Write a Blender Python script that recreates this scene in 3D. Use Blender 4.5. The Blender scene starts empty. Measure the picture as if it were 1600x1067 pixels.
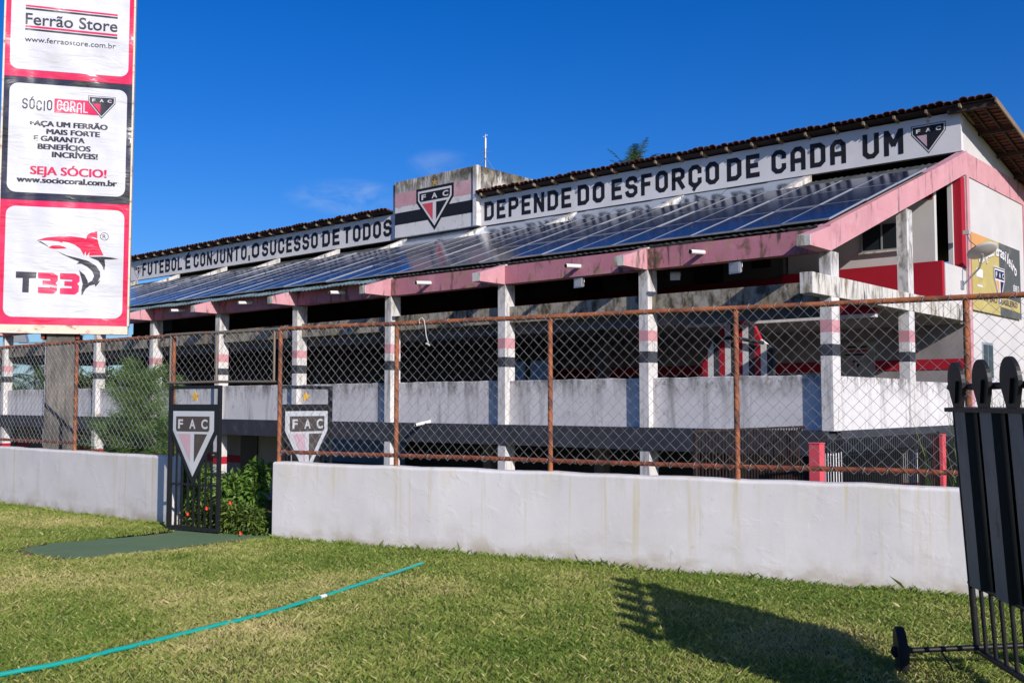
import bpy, bmesh, math, random
import numpy as np
from mathutils import Vector, Matrix
random.seed(7); rng = np.random.default_rng(11)
R = math.radians
scene = bpy.context.scene
COL = scene.collection

# ------------------------------------------------------------------ camera, sky, sun
cd = bpy.data.cameras.new('camera'); cam = bpy.data.objects.new('camera', cd); COL.objects.link(cam)
cd.sensor_width = 36.0; cd.lens = 1579 / 1600 * 36; cd.clip_start = 0.05; cd.clip_end = 5000
cam.location = (0, 0, 1.7); cam.rotation_euler = (R(90) + math.atan(95 / 1579), 0, 0)
scene.camera = cam
SUN_AZ, SUN_EL = R(28.6), R(26.5)            # degrees to the right of straight behind the camera
w = bpy.data.worlds.new('World'); scene.world = w; w.use_nodes = True
nt = w.node_tree; bg = nt.nodes['Background']
sky = nt.nodes.new('ShaderNodeTexSky'); sky.sky_type = 'NISHITA'; sky.sun_disc = False
sky.sun_elevation = SUN_EL; sky.sun_rotation = math.pi - SUN_AZ
sky.altitude = 0; sky.air_density = 1.0; sky.dust_density = 0.8; sky.ozone_density = 8.0
# thin wisps of cloud low over the left part of the roof, laid out by direction in the sky
L = nt.links.new
tc = nt.nodes.new('ShaderNodeTexCoord'); mp = nt.nodes.new('ShaderNodeMapping'); mp.inputs['Scale'].default_value = (9, 9, 22)
nz = nt.nodes.new('ShaderNodeTexNoise'); nz.inputs['Scale'].default_value = 2.2; nz.inputs['Detail'].default_value = 9; nz.inputs['Roughness'].default_value = .6; nz.inputs['Distortion'].default_value = 0.5
rp = nt.nodes.new('ShaderNodeValToRGB'); rp.color_ramp.elements[0].position = 0.40; rp.color_ramp.elements[1].position = 0.75
L(tc.outputs['Generated'], mp.inputs['Vector']); L(mp.outputs['Vector'], nz.inputs['Vector']); L(nz.outputs['Fac'], rp.inputs['Fac'])
def cloud_patch(az, el, amt, wide=.065, high=.020):
    d = Vector((math.sin(az) * math.cos(el), math.cos(az) * math.cos(el), math.sin(el))); e = Vector((math.cos(az), -math.sin(az), 0)); u = e.cross(d)
    acc = None
    for v, wv in ((e, wide), (u, high)):
        dt = nt.nodes.new('ShaderNodeVectorMath'); dt.operation = 'DOT_PRODUCT'; dt.inputs[1].default_value = v; L(tc.outputs['Generated'], dt.inputs[0])
        a = nt.nodes.new('ShaderNodeMath'); a.operation = 'SUBTRACT'; L(dt.outputs['Value'], a.inputs[0]); a.inputs[1].default_value = 0
        b = nt.nodes.new('ShaderNodeMath'); b.operation = 'DIVIDE'; L(a.outputs[0], b.inputs[0]); b.inputs[1].default_value = wv
        c = nt.nodes.new('ShaderNodeMath'); c.operation = 'POWER'; ab = nt.nodes.new('ShaderNodeMath'); ab.operation = 'ABSOLUTE'; L(b.outputs[0], ab.inputs[0]); L(ab.outputs[0], c.inputs[0]); c.inputs[1].default_value = 2
        if acc is None: acc = c
        else:
            q = nt.nodes.new('ShaderNodeMath'); q.operation = 'ADD'; L(acc.outputs[0], q.inputs[0]); L(c.outputs[0], q.inputs[1]); acc = q
    m = nt.nodes.new('ShaderNodeMapRange'); m.inputs['From Min'].default_value = 1.0; m.inputs['From Max'].default_value = 0.0; m.inputs['To Max'].default_value = amt; m.interpolation_type = 'SMOOTHSTEP'; L(acc.outputs[0], m.inputs['Value'])
    return m.outputs['Result']
ad = nt.nodes.new('ShaderNodeMath'); ad.operation = 'ADD'
L(cloud_patch(math.atan2(-262, 1579), math.atan2(323, 1600), .30), ad.inputs[0]); L(cloud_patch(math.atan2(-112, 1579), math.atan2(376, 1583), .18, .04, .016), ad.inputs[1])
ml = nt.nodes.new('ShaderNodeMath'); ml.operation = 'MULTIPLY'; L(rp.outputs['Color'], ml.inputs[0]); L(ad.outputs[0], ml.inputs[1])
hs = nt.nodes.new('ShaderNodeHueSaturation'); hs.inputs['Saturation'].default_value = 1.22; hs.inputs['Hue'].default_value = 0.514
mx = nt.nodes.new('ShaderNodeMix'); mx.data_type = 'RGBA'; mx.inputs[7].default_value = (5.0, 5.6, 6.4, 1)
L(ml.outputs[0], mx.inputs[0]); L(sky.outputs[0], hs.inputs['Color']); L(hs.outputs[0], mx.inputs[6]); L(mx.outputs[2], bg.inputs['Color'])
bg.inputs['Strength'].default_value = 0.105
sd = bpy.data.lights.new('sun', 'SUN'); sd.energy = 4.5; sd.angle = R(0.53); sd.color = (1, 0.94, 0.86)
so = bpy.data.objects.new('sun', sd); COL.objects.link(so)
sv = Vector((math.sin(SUN_AZ) * math.cos(SUN_EL), -math.cos(SUN_AZ) * math.cos(SUN_EL), math.sin(SUN_EL)))
so.rotation_euler = sv.to_track_quat('Z', 'Y').to_euler(); so.location = (30, -50, 40)
vs = scene.view_settings; vs.view_transform = 'Standard'; vs.look = 'None'; vs.exposure = 0.25; vs.gamma = 1
scene.cycles.max_bounces = 6; scene.cycles.glossy_bounces = 4; scene.cycles.transparent_max_bounces = 8

# ------------------------------------------------------------------ materials
def node_mat(name):
    m = bpy.data.materials.new(name); m.use_nodes = True
    return m, m.node_tree, m.node_tree.nodes['Principled BSDF']
def pos_noise(t, scale, sc3=(1, 1, 1), detail=6, rough=0.6, dist=0.0, coord='P'):
    g = t.nodes.new('ShaderNodeNewGeometry') if coord == 'P' else t.nodes.new('ShaderNodeTexCoord')
    m = t.nodes.new('ShaderNodeMapping'); m.inputs['Scale'].default_value = sc3
    n = t.nodes.new('ShaderNodeTexNoise'); n.inputs['Scale'].default_value = scale
    n.inputs['Detail'].default_value = detail; n.inputs['Roughness'].default_value = rough; n.inputs['Distortion'].default_value = dist
    t.links.new(g.outputs['Position' if coord == 'P' else 'Object'], m.inputs[0]); t.links.new(m.outputs[0], n.inputs['Vector'])
    return n.outputs['Fac']
def ramp(t, fac, p0, p1, c0=(0, 0, 0, 1), c1=(1, 1, 1, 1)):
    r = t.nodes.new('ShaderNodeValToRGB'); e = r.color_ramp.elements
    e[0].position = p0; e[1].position = p1; e[0].color = c0; e[1].color = c1
    t.links.new(fac, r.inputs[0]); return r.outputs[0]
def mixc(t, fac, a, b):
    n = t.nodes.new('ShaderNodeMix'); n.data_type = 'RGBA'
    for s, x in ((0, fac), (6, a), (7, b)):
        if hasattr(x, 'is_output'): t.links.new(x, n.inputs[s])
        else: n.inputs[s].default_value = x if s == 0 else (*x, 1)
    return n.outputs[2]
def math_n(t, op, a, b):
    n = t.nodes.new('ShaderNodeMath'); n.operation = op
    for s, x in ((0, a), (1, b)):
        if hasattr(x, 'is_output'): t.links.new(x, n.inputs[s])
        else: n.inputs[s].default_value = x
    return n.outputs[0]
def bump(t, p, h, strength, dist):
    b = t.nodes.new('ShaderNodeBump'); b.inputs['Strength'].default_value = strength; b.inputs['Distance'].default_value = dist
    t.links.new(h, b.inputs['Height']); t.links.new(b.outputs[0], p.inputs['Normal'])
def paint(name, col, rough=0.7, layers=(), bmp=None, metal=0.0, spec=0.3, coord='P'):
    """layers: (colour, scale, xyz scale, lo, hi, amount) stains of their own shape"""
    m, t, p = node_mat(name)
    c = col
    big = ramp(t, pos_noise(t, 0.9, coord=coord), 0.3, 0.75)
    c = mixc(t, big, tuple(x * 0.9 for x in col), tuple(min(1, x * 1.06) for x in col))
    for lay in layers:
        lc, s, s3, lo, hi, amt = lay[:6]
        f = ramp(t, pos_noise(t, s, s3, 8, 0.65, 0.3, coord), lo, hi)
        f = math_n(t, 'MULTIPLY', f, amt)
        if len(lay) > 6:                                # grime that only reaches so far up or down a wall
            g = t.nodes.new('ShaderNodeNewGeometry'); sp = t.nodes.new('ShaderNodeSeparateXYZ'); mr_ = t.nodes.new('ShaderNodeMapRange')
            mr_.inputs['From Min'].default_value, mr_.inputs['From Max'].default_value = lay[6]
            t.links.new(g.outputs['Position'], sp.inputs[0]); t.links.new(sp.outputs['Z'], mr_.inputs['Value']); f = math_n(t, 'MULTIPLY', f, mr_.outputs['Result'])
        c = mixc(t, f, c, lc)
    t.links.new(c, p.inputs['Base Color'])
    p.inputs['Roughness'].default_value = rough; p.inputs['Metallic'].default_value = metal; p.inputs['Specular IOR Level'].default_value = spec
    if bmp: bump(t, p, pos_noise(t, bmp[0], bmp[3] if len(bmp) > 3 else (1, 1, 1), 6, 0.6, 0.4, coord), bmp[1], bmp[2])
    return m
DR = (5, 5, .5)     # drips: stretched along z
GRIME = (.10, .095, .085); MOSS = (.085, .08, .03); RUST = (.22, .085, .03)
M = {}
M['white'] = paint('white_paint', (.62, .595, .59), .75, [(GRIME, 1.1, DR, .52, .68, .6), ((.3, .28, .25), 5, (1, 1, 1), .58, .68, .6), ((.30, .19, .12), 2, (3, 3, 1.2), .60, .68, .6), ((.12, .11, .09), 3, (2, 2, .8), .45, .6, .8, (3.9, 4.9))], (25, .25, .01))
M['balus'] = paint('weathered_white_balustrade', (.62, .595, .605), .8, [((.08, .075, .07), 1.5, (1.6, 1.6, .5), .46, .62, .85, (1.7, 2.3)), ((.07, .065, .06), 4.5, (1.6, 1.6, 1), .54, .64, .7, (1.7, 2.2)), ((.25, .15, .09), 4.0, (2, 2, 1.5), .55, .64, .8, (1.9, 2.3)), (GRIME, .7, (4, 4, .5), .53, .72, .55), ((.16, .15, .14), 3.2, (1, 1, .7), .60, .74, .6), ((.2, .19, .18), 7, (1, 1, 1), .62, .72, .7), ((.3, .17, .1), 5, (2, 2, 2), .70, .75, .6)], (14, .3, .015))
M['clean'] = paint('clean_white_wall', (.56, .535, .53), .75, [((.45, .42, .4), 1.1, (1, 1, .6), .6, .85, .25)], (20, .2, .008))
M['signw'] = paint('sign_white', (.68, .655, .66), .7, [((.45, .42, .4), 1.8, DR, .58, .85, .35)], None)
M['signk'] = paint('sign_black', (.012, .012, .016), .6, [((.08, .08, .09), 14, (1, 1, 1), .6, .8, .5)], None)
M['pink'] = paint('faded_pink_paint', (.47, .185, .235), .8, [((.60, .36, .40), 1.7, (1, 1, 1), .5, .8, .5), (MOSS, .9, (1.6, 1.6, .9), .56, .64, .85), ((.05, .045, .035), 1.5, (2.5, 2.5, .6), .55, .64, .85), ((.30, .24, .09), 2.1, (1.5, 1.5, .8), .57, .64, .7)], (18, .3, .01))
M['pinklite'] = paint('pale_pink_paint', (.56, .275, .305), .8, [((.62, .42, .44), 1.7, (1, 1, 1), .5, .8, .5), ((.07, .06, .05), 1.3, (3, 3, .5), .57, .66, .8), ((.38, .16, .19), 1.6, (1, 1, 1), .52, .66, .5)], (18, .3, .01))
M['moss'] = paint('mossy_concrete', (.33, .30, .26), .9, [((.20, .15, .06), 2.2, (1, 1, .8), .45, .66, .8), ((.035, .03, .025), 2.6, (1.6, 1.6, .8), .45, .62, .9), ((.6, .58, .55), 3, (1.3, 1.3, .8), .58, .70, .6)], (20, .5, .02))
M['dirtywhite'] = paint('dirty_white_concrete', (.60, .57, .54), .9, [((.16, .12, .05), 1.9, (2, 2, .5), .50, .64, .85), ((.035, .03, .025), 2.2, (2.5, 2.5, .5), .52, .66, .9)], (20, .4, .02))
M['block'] = paint('stained_white_block', (.66, .635, .63), .85, [((.045, .04, .035), 1.6, (1, 1, .6), .40, .58, .95, (10.45, 11.05)), ((.16, .13, .06), 2.2, DR, .42, .60, .9, (10.2, 11.0)), ((.10, .09, .08), 2.6, (1.2, 1.2, .7), .56, .68, .6)], (16, .4, .02))
M['blockside'] = paint('black_streaked_block_side', (.52, .49, .45), .9, [((.045, .04, .035), 1.1, (1, 1, .6), .40, .58, .9), ((.04, .035, .03), 3.2, (1.2, 1.2, .5), .46, .58, .9), ((.22, .18, .08), 1.8, (1, 1, 1), .50, .65, .6)], (16, .4, .02))
M['concrete'] = paint('grey_concrete', (.19, .17, .15), .95, [((.07, .065, .058), 1.3, (1.5, 1.5, 1), .42, .6, .8), ((.06, .055, .05), 2.5, DR, .48, .62, .7), ((.5, .48, .45), 5, (1, 1, 1), .69, .73, .8)], (30, .5, .02))
M['blackband'] = paint('worn_black_paint', (.035, .038, .048), .8, [((.10, .10, .12), 2.6, (1, 1, 1), .5, .8, .6), ((.3, .29, .28), 8, (1, 1, 1), .70, .75, .5)], (18, .3, .01))
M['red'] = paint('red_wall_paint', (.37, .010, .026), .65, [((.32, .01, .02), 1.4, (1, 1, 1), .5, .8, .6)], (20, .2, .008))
M['redpost'] = paint('bright_red_post', (.64, .085, .11), .5, [((.4, .02, .03), 2, DR, .55, .8, .5)], None)
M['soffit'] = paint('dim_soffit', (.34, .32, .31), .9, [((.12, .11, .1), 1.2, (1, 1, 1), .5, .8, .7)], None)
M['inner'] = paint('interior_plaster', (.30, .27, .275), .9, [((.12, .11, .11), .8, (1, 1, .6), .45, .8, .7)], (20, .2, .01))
M['innerdark'] = paint('dark_and_shaded_interior', (.095, .088, .09), .9, [((.04, .04, .04), .8, (1, 1, .6), .45, .8, .7)], None)  # dark beams, and pale inner walls with the gallery shade painted in
M['beige'] = paint('beige_interior_wall', (.36, .33, .29), .9, [((.2, .18, .16), 1.1, (1, 1, .6), .5, .8, .5)], (18, .2, .01))
M['shadedred'] = paint('red_band_painted_shade', (.16, .008, .012), .8, [], None)  # shaded copy of the red wall paint, gallery shade put into the colour
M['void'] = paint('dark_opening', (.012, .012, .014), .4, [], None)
M['floor'] = paint('cement_floor', (.24, .23, .22), .9, [((.14, .13, .12), 1.5, (1, 1, 1), .45, .75, .7)], None)
M['pvc'] = paint('white_pvc', (.75, .73, .70), .35, [((.35, .3, .25), 8, (1, 1, 1), .6, .8, .5)], None)
M['steel'] = paint('galvanised_steel', (.42, .42, .43), .4, [((.25, .24, .23), 6, (1, 1, 1), .5, .7, .6)], None, metal=.6)
M['sheet'] = paint('zinc_flashing', (.52, .60, .70), .14, [((.4, .4, .42), 3, (1, 1, 1), .6, .8, .5)], (6, .25, .02), metal=.92)
M['fibro'] = paint('dark_roof_sheet', (.055, .06, .06), .85, [((.02, .022, .02), 2, (1, 1, 1), .4, .7, .8), ((.05, .07, .03), 3, (1, 1, 1), .6, .7, .7)], (8, .4, .03))
M['fibroedge'] = paint('teal_grey_roof_sheet', (.14, .21, .22), .7, [((.07, .1, .1), 2, (1, 1, 1), .5, .7, .7)], None)
M['tile'] = paint('clay_tile', (.16, .052, .032), .9, [((.035, .02, .018), 3.5, (1, 1, 1), .42, .62, .85), ((.30, .11, .06), 6, (1, 1, 1), .58, .70, .7)], (20, .5, .02))
M['timber'] = paint('dark_timber', (.06, .038, .028), .85, [((.02, .015, .012), 4, (1, 1, 1), .45, .7, .7)], None)
M['timberlite'] = paint('pale_timber', (.22, .165, .11), .85, [((.1, .07, .05), 4, (1, 1, 1), .5, .7, .7)], None)
M['lowwall'] = paint('lime_washed_plaster', (.68, .645, .64), .85, [((.56, .48, .28), 1.1, (7, 7, .22), .55, .66, .75, (-.2, .6)), ((.58, .52, .34), 1.6, (1.4, 1.4, .7), .52, .68, .45, (.5, 1.0)), ((.46, .44, .36), 2.4, (3, 3, .5), .52, .68, .4, (.6, .95)), ((.50, .48, .48), .8, (1, 1, 1), .50, .70, .35), ((.34, .27, .17), 4, (1, 1, 1.5), .36, .58, .85, (.17, -.02)), ((.40, .34, .25), 2, (1, 1, 1.2), .46, .62, .6, (.40, .05)), ((.42, .40, .36), 7, (1.3, 1.3, 2), .64, .72, .4), ((.30, .30, .22), 30, (.5, .5, .12), .66, .70, .35)])
t = M['lowwall'].node_tree; p = t.nodes['Principled BSDF']
trow = ramp(t, pos_noise(t, 3.4, (1, 1, 1.3), 5, .55, .5), .56, .74); fine = pos_noise(t, 30, detail=5); und = pos_noise(t, 1.3, detail=3)
bump(t, p, math_n(t, 'ADD', math_n(t, 'ADD', math_n(t, 'MULTIPLY', trow, .32), math_n(t, 'MULTIPLY', und, .8)), math_n(t, 'MULTIPLY', fine, .13)), .24, .03)
M['rust'] = paint('rusty_orange_pipe', (.36, .115, .045), .75, [((.09, .04, .03), 5, (1, 1, 1), .42, .62, .85), ((.55, .28, .16), 16, (1, 1, 1), .60, .72, .6)], (60, .5, .006))
M['rustdark'] = paint('dark_rusted_pipe', (.24, .065, .03), .85, [((.06, .025, .02), 8, (1, 1, 1), .46, .66, .85), ((.45, .19, .08), 14, (1, 1, 1), .58, .7, .7)], (60, .7, .01))
M['railbrown'] = paint('brown_rusted_railing', (.025, .018, .016), .8, [((.09, .04, .028), 6, (1, 1, 1), .5, .7, .7)], None)
M['galvpipe'] = paint('worn_grey_pipe', (.20, .17, .14), .6, [((.28, .12, .05), 7, (1, 1, 1), .50, .66, .7)], None, metal=.3)
M['wire'] = paint('galvanised_wire', (.30, .305, .31), .45, [((.14, .05, .045), 5, (1, 1, 1), .5, .72, .7)], None, metal=.2)
M['gateblack'] = paint('black_gate_paint', (.014, .014, .016), .4, [((.05, .045, .04), 12, (1, 1, 1), .6, .75, .5)], None, spec=.5)
M['gatewhite'] = paint('gate_white_paint', (.52, .53, .56), .5, [((.55, .5, .5), 5, (1, 1, 1), .55, .8, .5)], None)
M['gatepink'] = paint('faded_gate_red', (.50, .33, .38), .6, [((.56, .46, .50), 5, (1, 1, .4), .45, .75, .6)], None)
M['bandpink'] = paint('weathered_pink_band', (.55, .30, .33), .8, [((.66, .5, .52), 1.2, (1, 1, 1), .5, .7, .6), ((.15, .12, .1), 2.4, (1, 1, .6), .58, .68, .6)], None)
M['gatebrown'] = paint('worn_gate_black', (.075, .06, .055), .6, [((.22, .17, .15), 7, (1, 1, .5), .58, .78, .6)], None)
M['gold'] = paint('gold_paint', (.62, .36, .05), .5, [((.4, .24, .04), 8, (1, 1, 1), .5, .7, .6)], None)
M['dummy'] = paint('black_coated_steel', (.014, .013, .014), .45, [((.05, .04, .035), 7, (1, 1, 1), .56, .7, .6), ((.10, .045, .025), 11, (1, 1, 1), .64, .70, .6)], None, spec=.3)
M['dummylit'] = paint('body_panel_painted_lit', (.20, .175, .17), .55, [((.07, .062, .06), 3, (1, 1, .4), .45, .66, .7), ((.03, .028, .028), 14, (1, 1, .6), .62, .68, .6)], None, spec=.5)  # lighter than the rest of the steel: light on the plates painted in
M['rubber'] = paint('black_rubber', (.018, .018, .018), .85, [((.06, .05, .04), 8, (1, 1, 1), .55, .75, .6)], None)
M['hose'] = paint('turquoise_hose', (.008, .31, .26), .35, [((.02, .30, .27), 12, (1, 1, 1), .5, .7, .4)], None, spec=.5)
M['green_apron'] = paint('worn_green_concrete', (.105, .175, .085), .9, [((.16, .18, .10), 2.2, (1, 1, 1), .45, .75, .7), ((.32, .31, .22), 9, (1, 2, 1), .66, .72, .6)], (30, .3, .01))
M['vinylwhite'] = paint('white_vinyl', (.62, .615, .65), .2, [((.56, .56, .61), 2, (1, 1, 3), .5, .8, .5)], None, spec=1.0)
M['vinylred'] = paint('red_vinyl', (.66, .018, .075), .2, [((.55, .015, .06), 3, (1, 1, 3), .5, .8, .5)], None, spec=1.0)
M['vinylblack'] = paint('black_vinyl', (.028, .024, .03), .2, [((.06, .05, .06), 3, (1, 1, 3), .5, .8, .5)], None, spec=1.0)
M['vinylgrey'] = paint('dark_grey_print', (.035, .032, .04), .32, [], None, spec=.5)
for k in ('vinylwhite', 'vinylred', 'vinylblack', 'vinylgrey'):
    t = M[k].node_tree; bump(t, t.nodes['Principled BSDF'], math_n(t, 'ADD', math_n(t, 'MULTIPLY', pos_noise(t, .9, (1, 1, .9), 2, .4), .26), math_n(t, 'MULTIPLY', pos_noise(t, 1.6, (1, 1, 4.5), 3, .5, .6), .022)), 1.0, 1.0)
M['signframe'] = paint('rusting_cream_frame', (.66, .58, .47), .7, [((.28, .11, .04), 5, (1, 1, 2), .54, .68, .85)], (30, .3, .01))
M['sgold'] = paint('banner_yellow', (.50, .39, .12), .4, [((.70, .62, .30), 1.1, (1, 1, 1), .5, .8, .6), ((.30, .17, .05), .9, (1, 1, 2), .58, .72, .7)], None)
M['sdark'] = paint('banner_dark', (.09, .085, .07), .4, [((.22, .21, .17), .9, (1, 1, 1.5), .5, .75, .7)], None)
M['sorange'] = paint('banner_orange', (.68, .33, .10), .4, [], None)
M['navy'] = paint('banner_navy', (.02, .018, .06), .45, [], None)
M['blueglass'] = paint('blue_door', (.16, .30, .55), .4, [], None)
M['dish'] = paint('dish_grey', (.48, .45, .44), .5, [], None)
M['glass'] = paint('window_glass', (.02, .025, .03), .08, [], None, spec=.6)
M['lampglass'] = paint('floodlight_glass', (.55, .52, .46), .15, [], None, spec=.6)
M['alu'] = paint('aluminium', (.55, .56, .58), .4, [], None, metal=.6)
M['cord'] = paint('white_cord', (.5, .48, .45), .8, [], None)
M['lattice'] = paint('clay_lattice', (.36, .07, .05), .9, [], None)
M['bark'] = paint('bark', (.10, .075, .055), .95, [((.05, .04, .03), 8, (1, 1, .4), .45, .7, .7)], (30, .6, .02))
M['soil'] = paint('bare_soil', (.17, .12, .07), .95, [((.09, .07, .04), 3, (1, 1, 1), .45, .7, .7)], (20, .5, .03))
# solar glass: dark blue cells with a faint grid
m, t, p = node_mat('solar_glass'); M['solar'] = m
tcn = t.nodes.new('ShaderNodeTexCoord'); br = t.nodes.new('ShaderNodeTexBrick'); br.offset = 0
br.inputs['Scale'].default_value = 1; br.inputs['Brick Width'].default_value = .165; br.inputs['Row Height'].default_value = .163; br.inputs['Mortar Size'].default_value = .006
br.inputs['Color1'].default_value = (.007, .010, .028, 1); br.inputs['Color2'].default_value = (.010, .014, .036, 1); br.inputs['Mortar'].default_value = (.04, .045, .07, 1)
t.links.new(tcn.outputs['Object'], br.inputs['Vector']); t.links.new(br.outputs['Color'], p.inputs['Base Color'])
p.inputs['Roughness'].default_value = .13; p.inputs['IOR'].default_value = 1.5; p.inputs['Specular IOR Level'].default_value = .5
p.inputs['IOR'].default_value = 1.36
def leaf_mat(name, a, b, c, rough=.45):
    m, t, p = node_mat(name)
    at = t.nodes.new('ShaderNodeAttribute'); at.attribute_name = 'tone'
    r = t.nodes.new('ShaderNodeValToRGB'); e = r.color_ramp.elements
    e[0].color = (*a, 1); e[1].color = (*c, 1); e[1].position = 1.0
    n = e.new(.5); n.color = (*b, 1)
    t.links.new(at.outputs['Fac'], r.inputs[0]); t.links.new(r.outputs[0], p.inputs['Base Color'])
    p.inputs['Roughness'].default_value = rough; p.inputs['Specular IOR Level'].default_value = .3
    tr = t.nodes.new('ShaderNodeBsdfTranslucent'); mxs = t.nodes.new('ShaderNodeMixShader'); mxs.inputs[0].default_value = .3
    t.links.new(r.outputs[0], tr.inputs[0]); t.links.new(p.outputs[0], mxs.inputs[1]); t.links.new(tr.outputs[0], mxs.inputs[2])
    t.links.new(mxs.outputs[0], t.nodes['Material Output'].inputs[0]); return m
M['grass'] = leaf_mat('grass_blades', (.135, .215, .03), (.285, .325, .07), (.60, .50, .23), .6)
M['shrub'] = leaf_mat('shrub_leaves', (.07, .15, .025), (.14, .25, .045), (.24, .34, .08))
M['hedge'] = leaf_mat('hedge_leaves', (.06, .11, .02), (.12, .19, .035), (.24, .27, .07))
M['needle'] = leaf_mat('feathery_needles', (.06, .12, .03), (.12, .21, .05), (.22, .31, .09), .6)
M['palm'] = leaf_mat('palm_leaves', (.025, .055, .018), (.05, .09, .025), (.09, .13, .045))
M['farleaf'] = leaf_mat('far_leaves', (.03, .06, .012), (.07, .11, .02), (.14, .17, .04), .6)
M['flower'] = paint('red_petals', (.72, .07, .03), .6, [], None)
# ground
m, t, p = node_mat('turf_soil'); M['turf'] = m
c = mixc(t, ramp(t, pos_noise(t, .5), .4, .65), (.085, .105, .025), (.15, .135, .05))
c = mixc(t, ramp(t, pos_noise(t, 9), .45, .7), c, (.17, .125, .065))
t.links.new(c, p.inputs['Base Color']); p.inputs['Roughness'].default_value = .95; p.inputs['Specular IOR Level'].default_value = .1
bump(t, p, pos_noise(t, 40), .6, .03)

# ------------------------------------------------------------------ mesh builder
class MB:
    def __init__(s): s.v = []; s.f = []; s.m = []; s.mats = []; s.sm = []
    def mi(s, k):
        if k not in s.mats: s.mats.append(k)
        return s.mats.index(k)
    def add(s, vs, fs, mat, smooth=False):
        o = len(s.v); s.v += [tuple(q) for q in vs]; i = s.mi(mat)
        for f in fs: s.f.append(tuple(o + k for k in f)); s.m.append(i); s.sm.append(smooth)
    def box(s, x0, x1, y0, y1, z0, z1, mat):
        vs = [(x, y, z) for z in (z0, z1) for y in (y0, y1) for x in (x0, x1)]
        s.add(vs, [(0, 2, 3, 1), (4, 5, 7, 6), (0, 1, 5, 4), (2, 6, 7, 3), (0, 4, 6, 2), (1, 3, 7, 5)], mat)
    def hull8(s, vs, mat):
        s.add(vs, [(0, 2, 3, 1), (4, 5, 7, 6), (0, 1, 5, 4), (2, 6, 7, 3), (0, 4, 6, 2), (1, 3, 7, 5)], mat)
    def prism(s, pts, fn, d0, d1, mat, smooth=False):
        """2-D outline extruded between depths d0 and d1, fn(a, b, d) -> point"""
        n = len(pts)
        s.add([fn(a, b, d0) for a, b in pts] + [fn(a, b, d1) for a, b in pts],
              [tuple(range(n))[::-1], tuple(range(n, 2 * n))] + [(i, (i + 1) % n, n + (i + 1) % n, n + i) for i in range(n)], mat, smooth)
    def tube(s, path, r, mat, n=8, caps=True, smooth=True):
        P = [Vector(q) for q in path]; rs = r if hasattr(r, '__len__') else [r] * len(P)
        vs = []; up = None
        for i, q in enumerate(P):
            d = (P[min(i + 1, len(P) - 1)] - P[max(i - 1, 0)]).normalized()
            if up is None: up = Vector((0, 0, 1)) if abs(d.z) < .9 else Vector((1, 0, 0))
            a = d.cross(up).normalized(); b = a.cross(d).normalized(); up = b
            for k in range(n):
                th = 2 * math.pi * k / n; vs.append(q + (a * math.cos(th) + b * math.sin(th)) * rs[i])
        fs = [(i * n + k, i * n + (k + 1) % n, (i + 1) * n + (k + 1) % n, (i + 1) * n + k) for i in range(len(P) - 1) for k in range(n)]
        s.add(vs, fs, mat, smooth)
        if caps:
            s.add(vs[:n], [tuple(range(n))], mat); s.add(vs[-n:], [tuple(range(n))[::-1]], mat)
    def flat(s, pts, fn, d, mat): s.add([fn(a, b, d) for a, b in pts], [tuple(range(len(pts)))], mat)
    def build(s, name, parent=None, loc=(0, 0, 0), rot=(0, 0, 0), label=None, bevel=0):
        me = bpy.data.meshes.new(name); me.from_pydata(s.v, [], s.f)
        for k in s.mats: me.materials.append(M[k])
        me.polygons.foreach_set('material_index', s.m); me.polygons.foreach_set('use_smooth', s.sm)
        bm = bmesh.new(); bm.from_mesh(me); bmesh.ops.recalc_face_normals(bm, faces=bm.faces); bm.to_mesh(me); bm.free()
        me.update()
        o = bpy.data.objects.new(name, me); COL.objects.link(o); o.location = loc; o.rotation_euler = rot
        if parent: o.parent = parent
        if label: o['label'] = label
        if bevel:
            b = o.modifiers.new('bevel', 'BEVEL'); b.width = bevel; b.segments = 2; b.limit_method = 'ANGLE'
        return o
def tag(o, label, cat, group=None, kind=None):
    if label: o['label'] = label
    if cat: o['category'] = cat
    if group: o['group'] = group
    if kind: o['kind'] = kind
    return o
def thing(name, label, cat, loc=(0, 0, 0), rot=(0, 0, 0), group=None):
    o = bpy.data.objects.new(name, None); COL.objects.link(o); o.location = loc; o.rotation_euler = rot; o.empty_display_size = .3
    return tag(o, label, cat, group)
def inst(src, parent=None, loc=None, rot=None, deep=True):
    c = src.copy(); COL.objects.link(c)
    if parent is not None: c.parent = parent
    if loc is not None: c.location = loc
    if rot is not None: c.rotation_euler = rot
    if deep:
        for ch in [q for q in bpy.data.objects if q.parent == src]: inst(ch, c)
    return c
def poly_inset(pts, d):
    n = len(pts); out = []
    area = sum(pts[i][0] * pts[(i + 1) % n][1] - pts[(i + 1) % n][0] * pts[i][1] for i in range(n))
    sgn = 1 if area > 0 else -1; ls = []
    for i in range(n):
        (x0, y0), (x1, y1) = pts[i], pts[(i + 1) % n]; l = math.hypot(x1 - x0, y1 - y0)
        nx, ny = -(y1 - y0) / l * sgn, (x1 - x0) / l * sgn
        ls.append((nx, ny, nx * x0 + ny * y0 + d))
    for i in range(n):
        a, b, c1 = ls[i - 1]; a2, b2, c2 = ls[i]; det = a * b2 - a2 * b
        out.append(((c1 * b2 - c2 * b) / det, (a * c2 - a2 * c1) / det))
    return out
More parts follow.
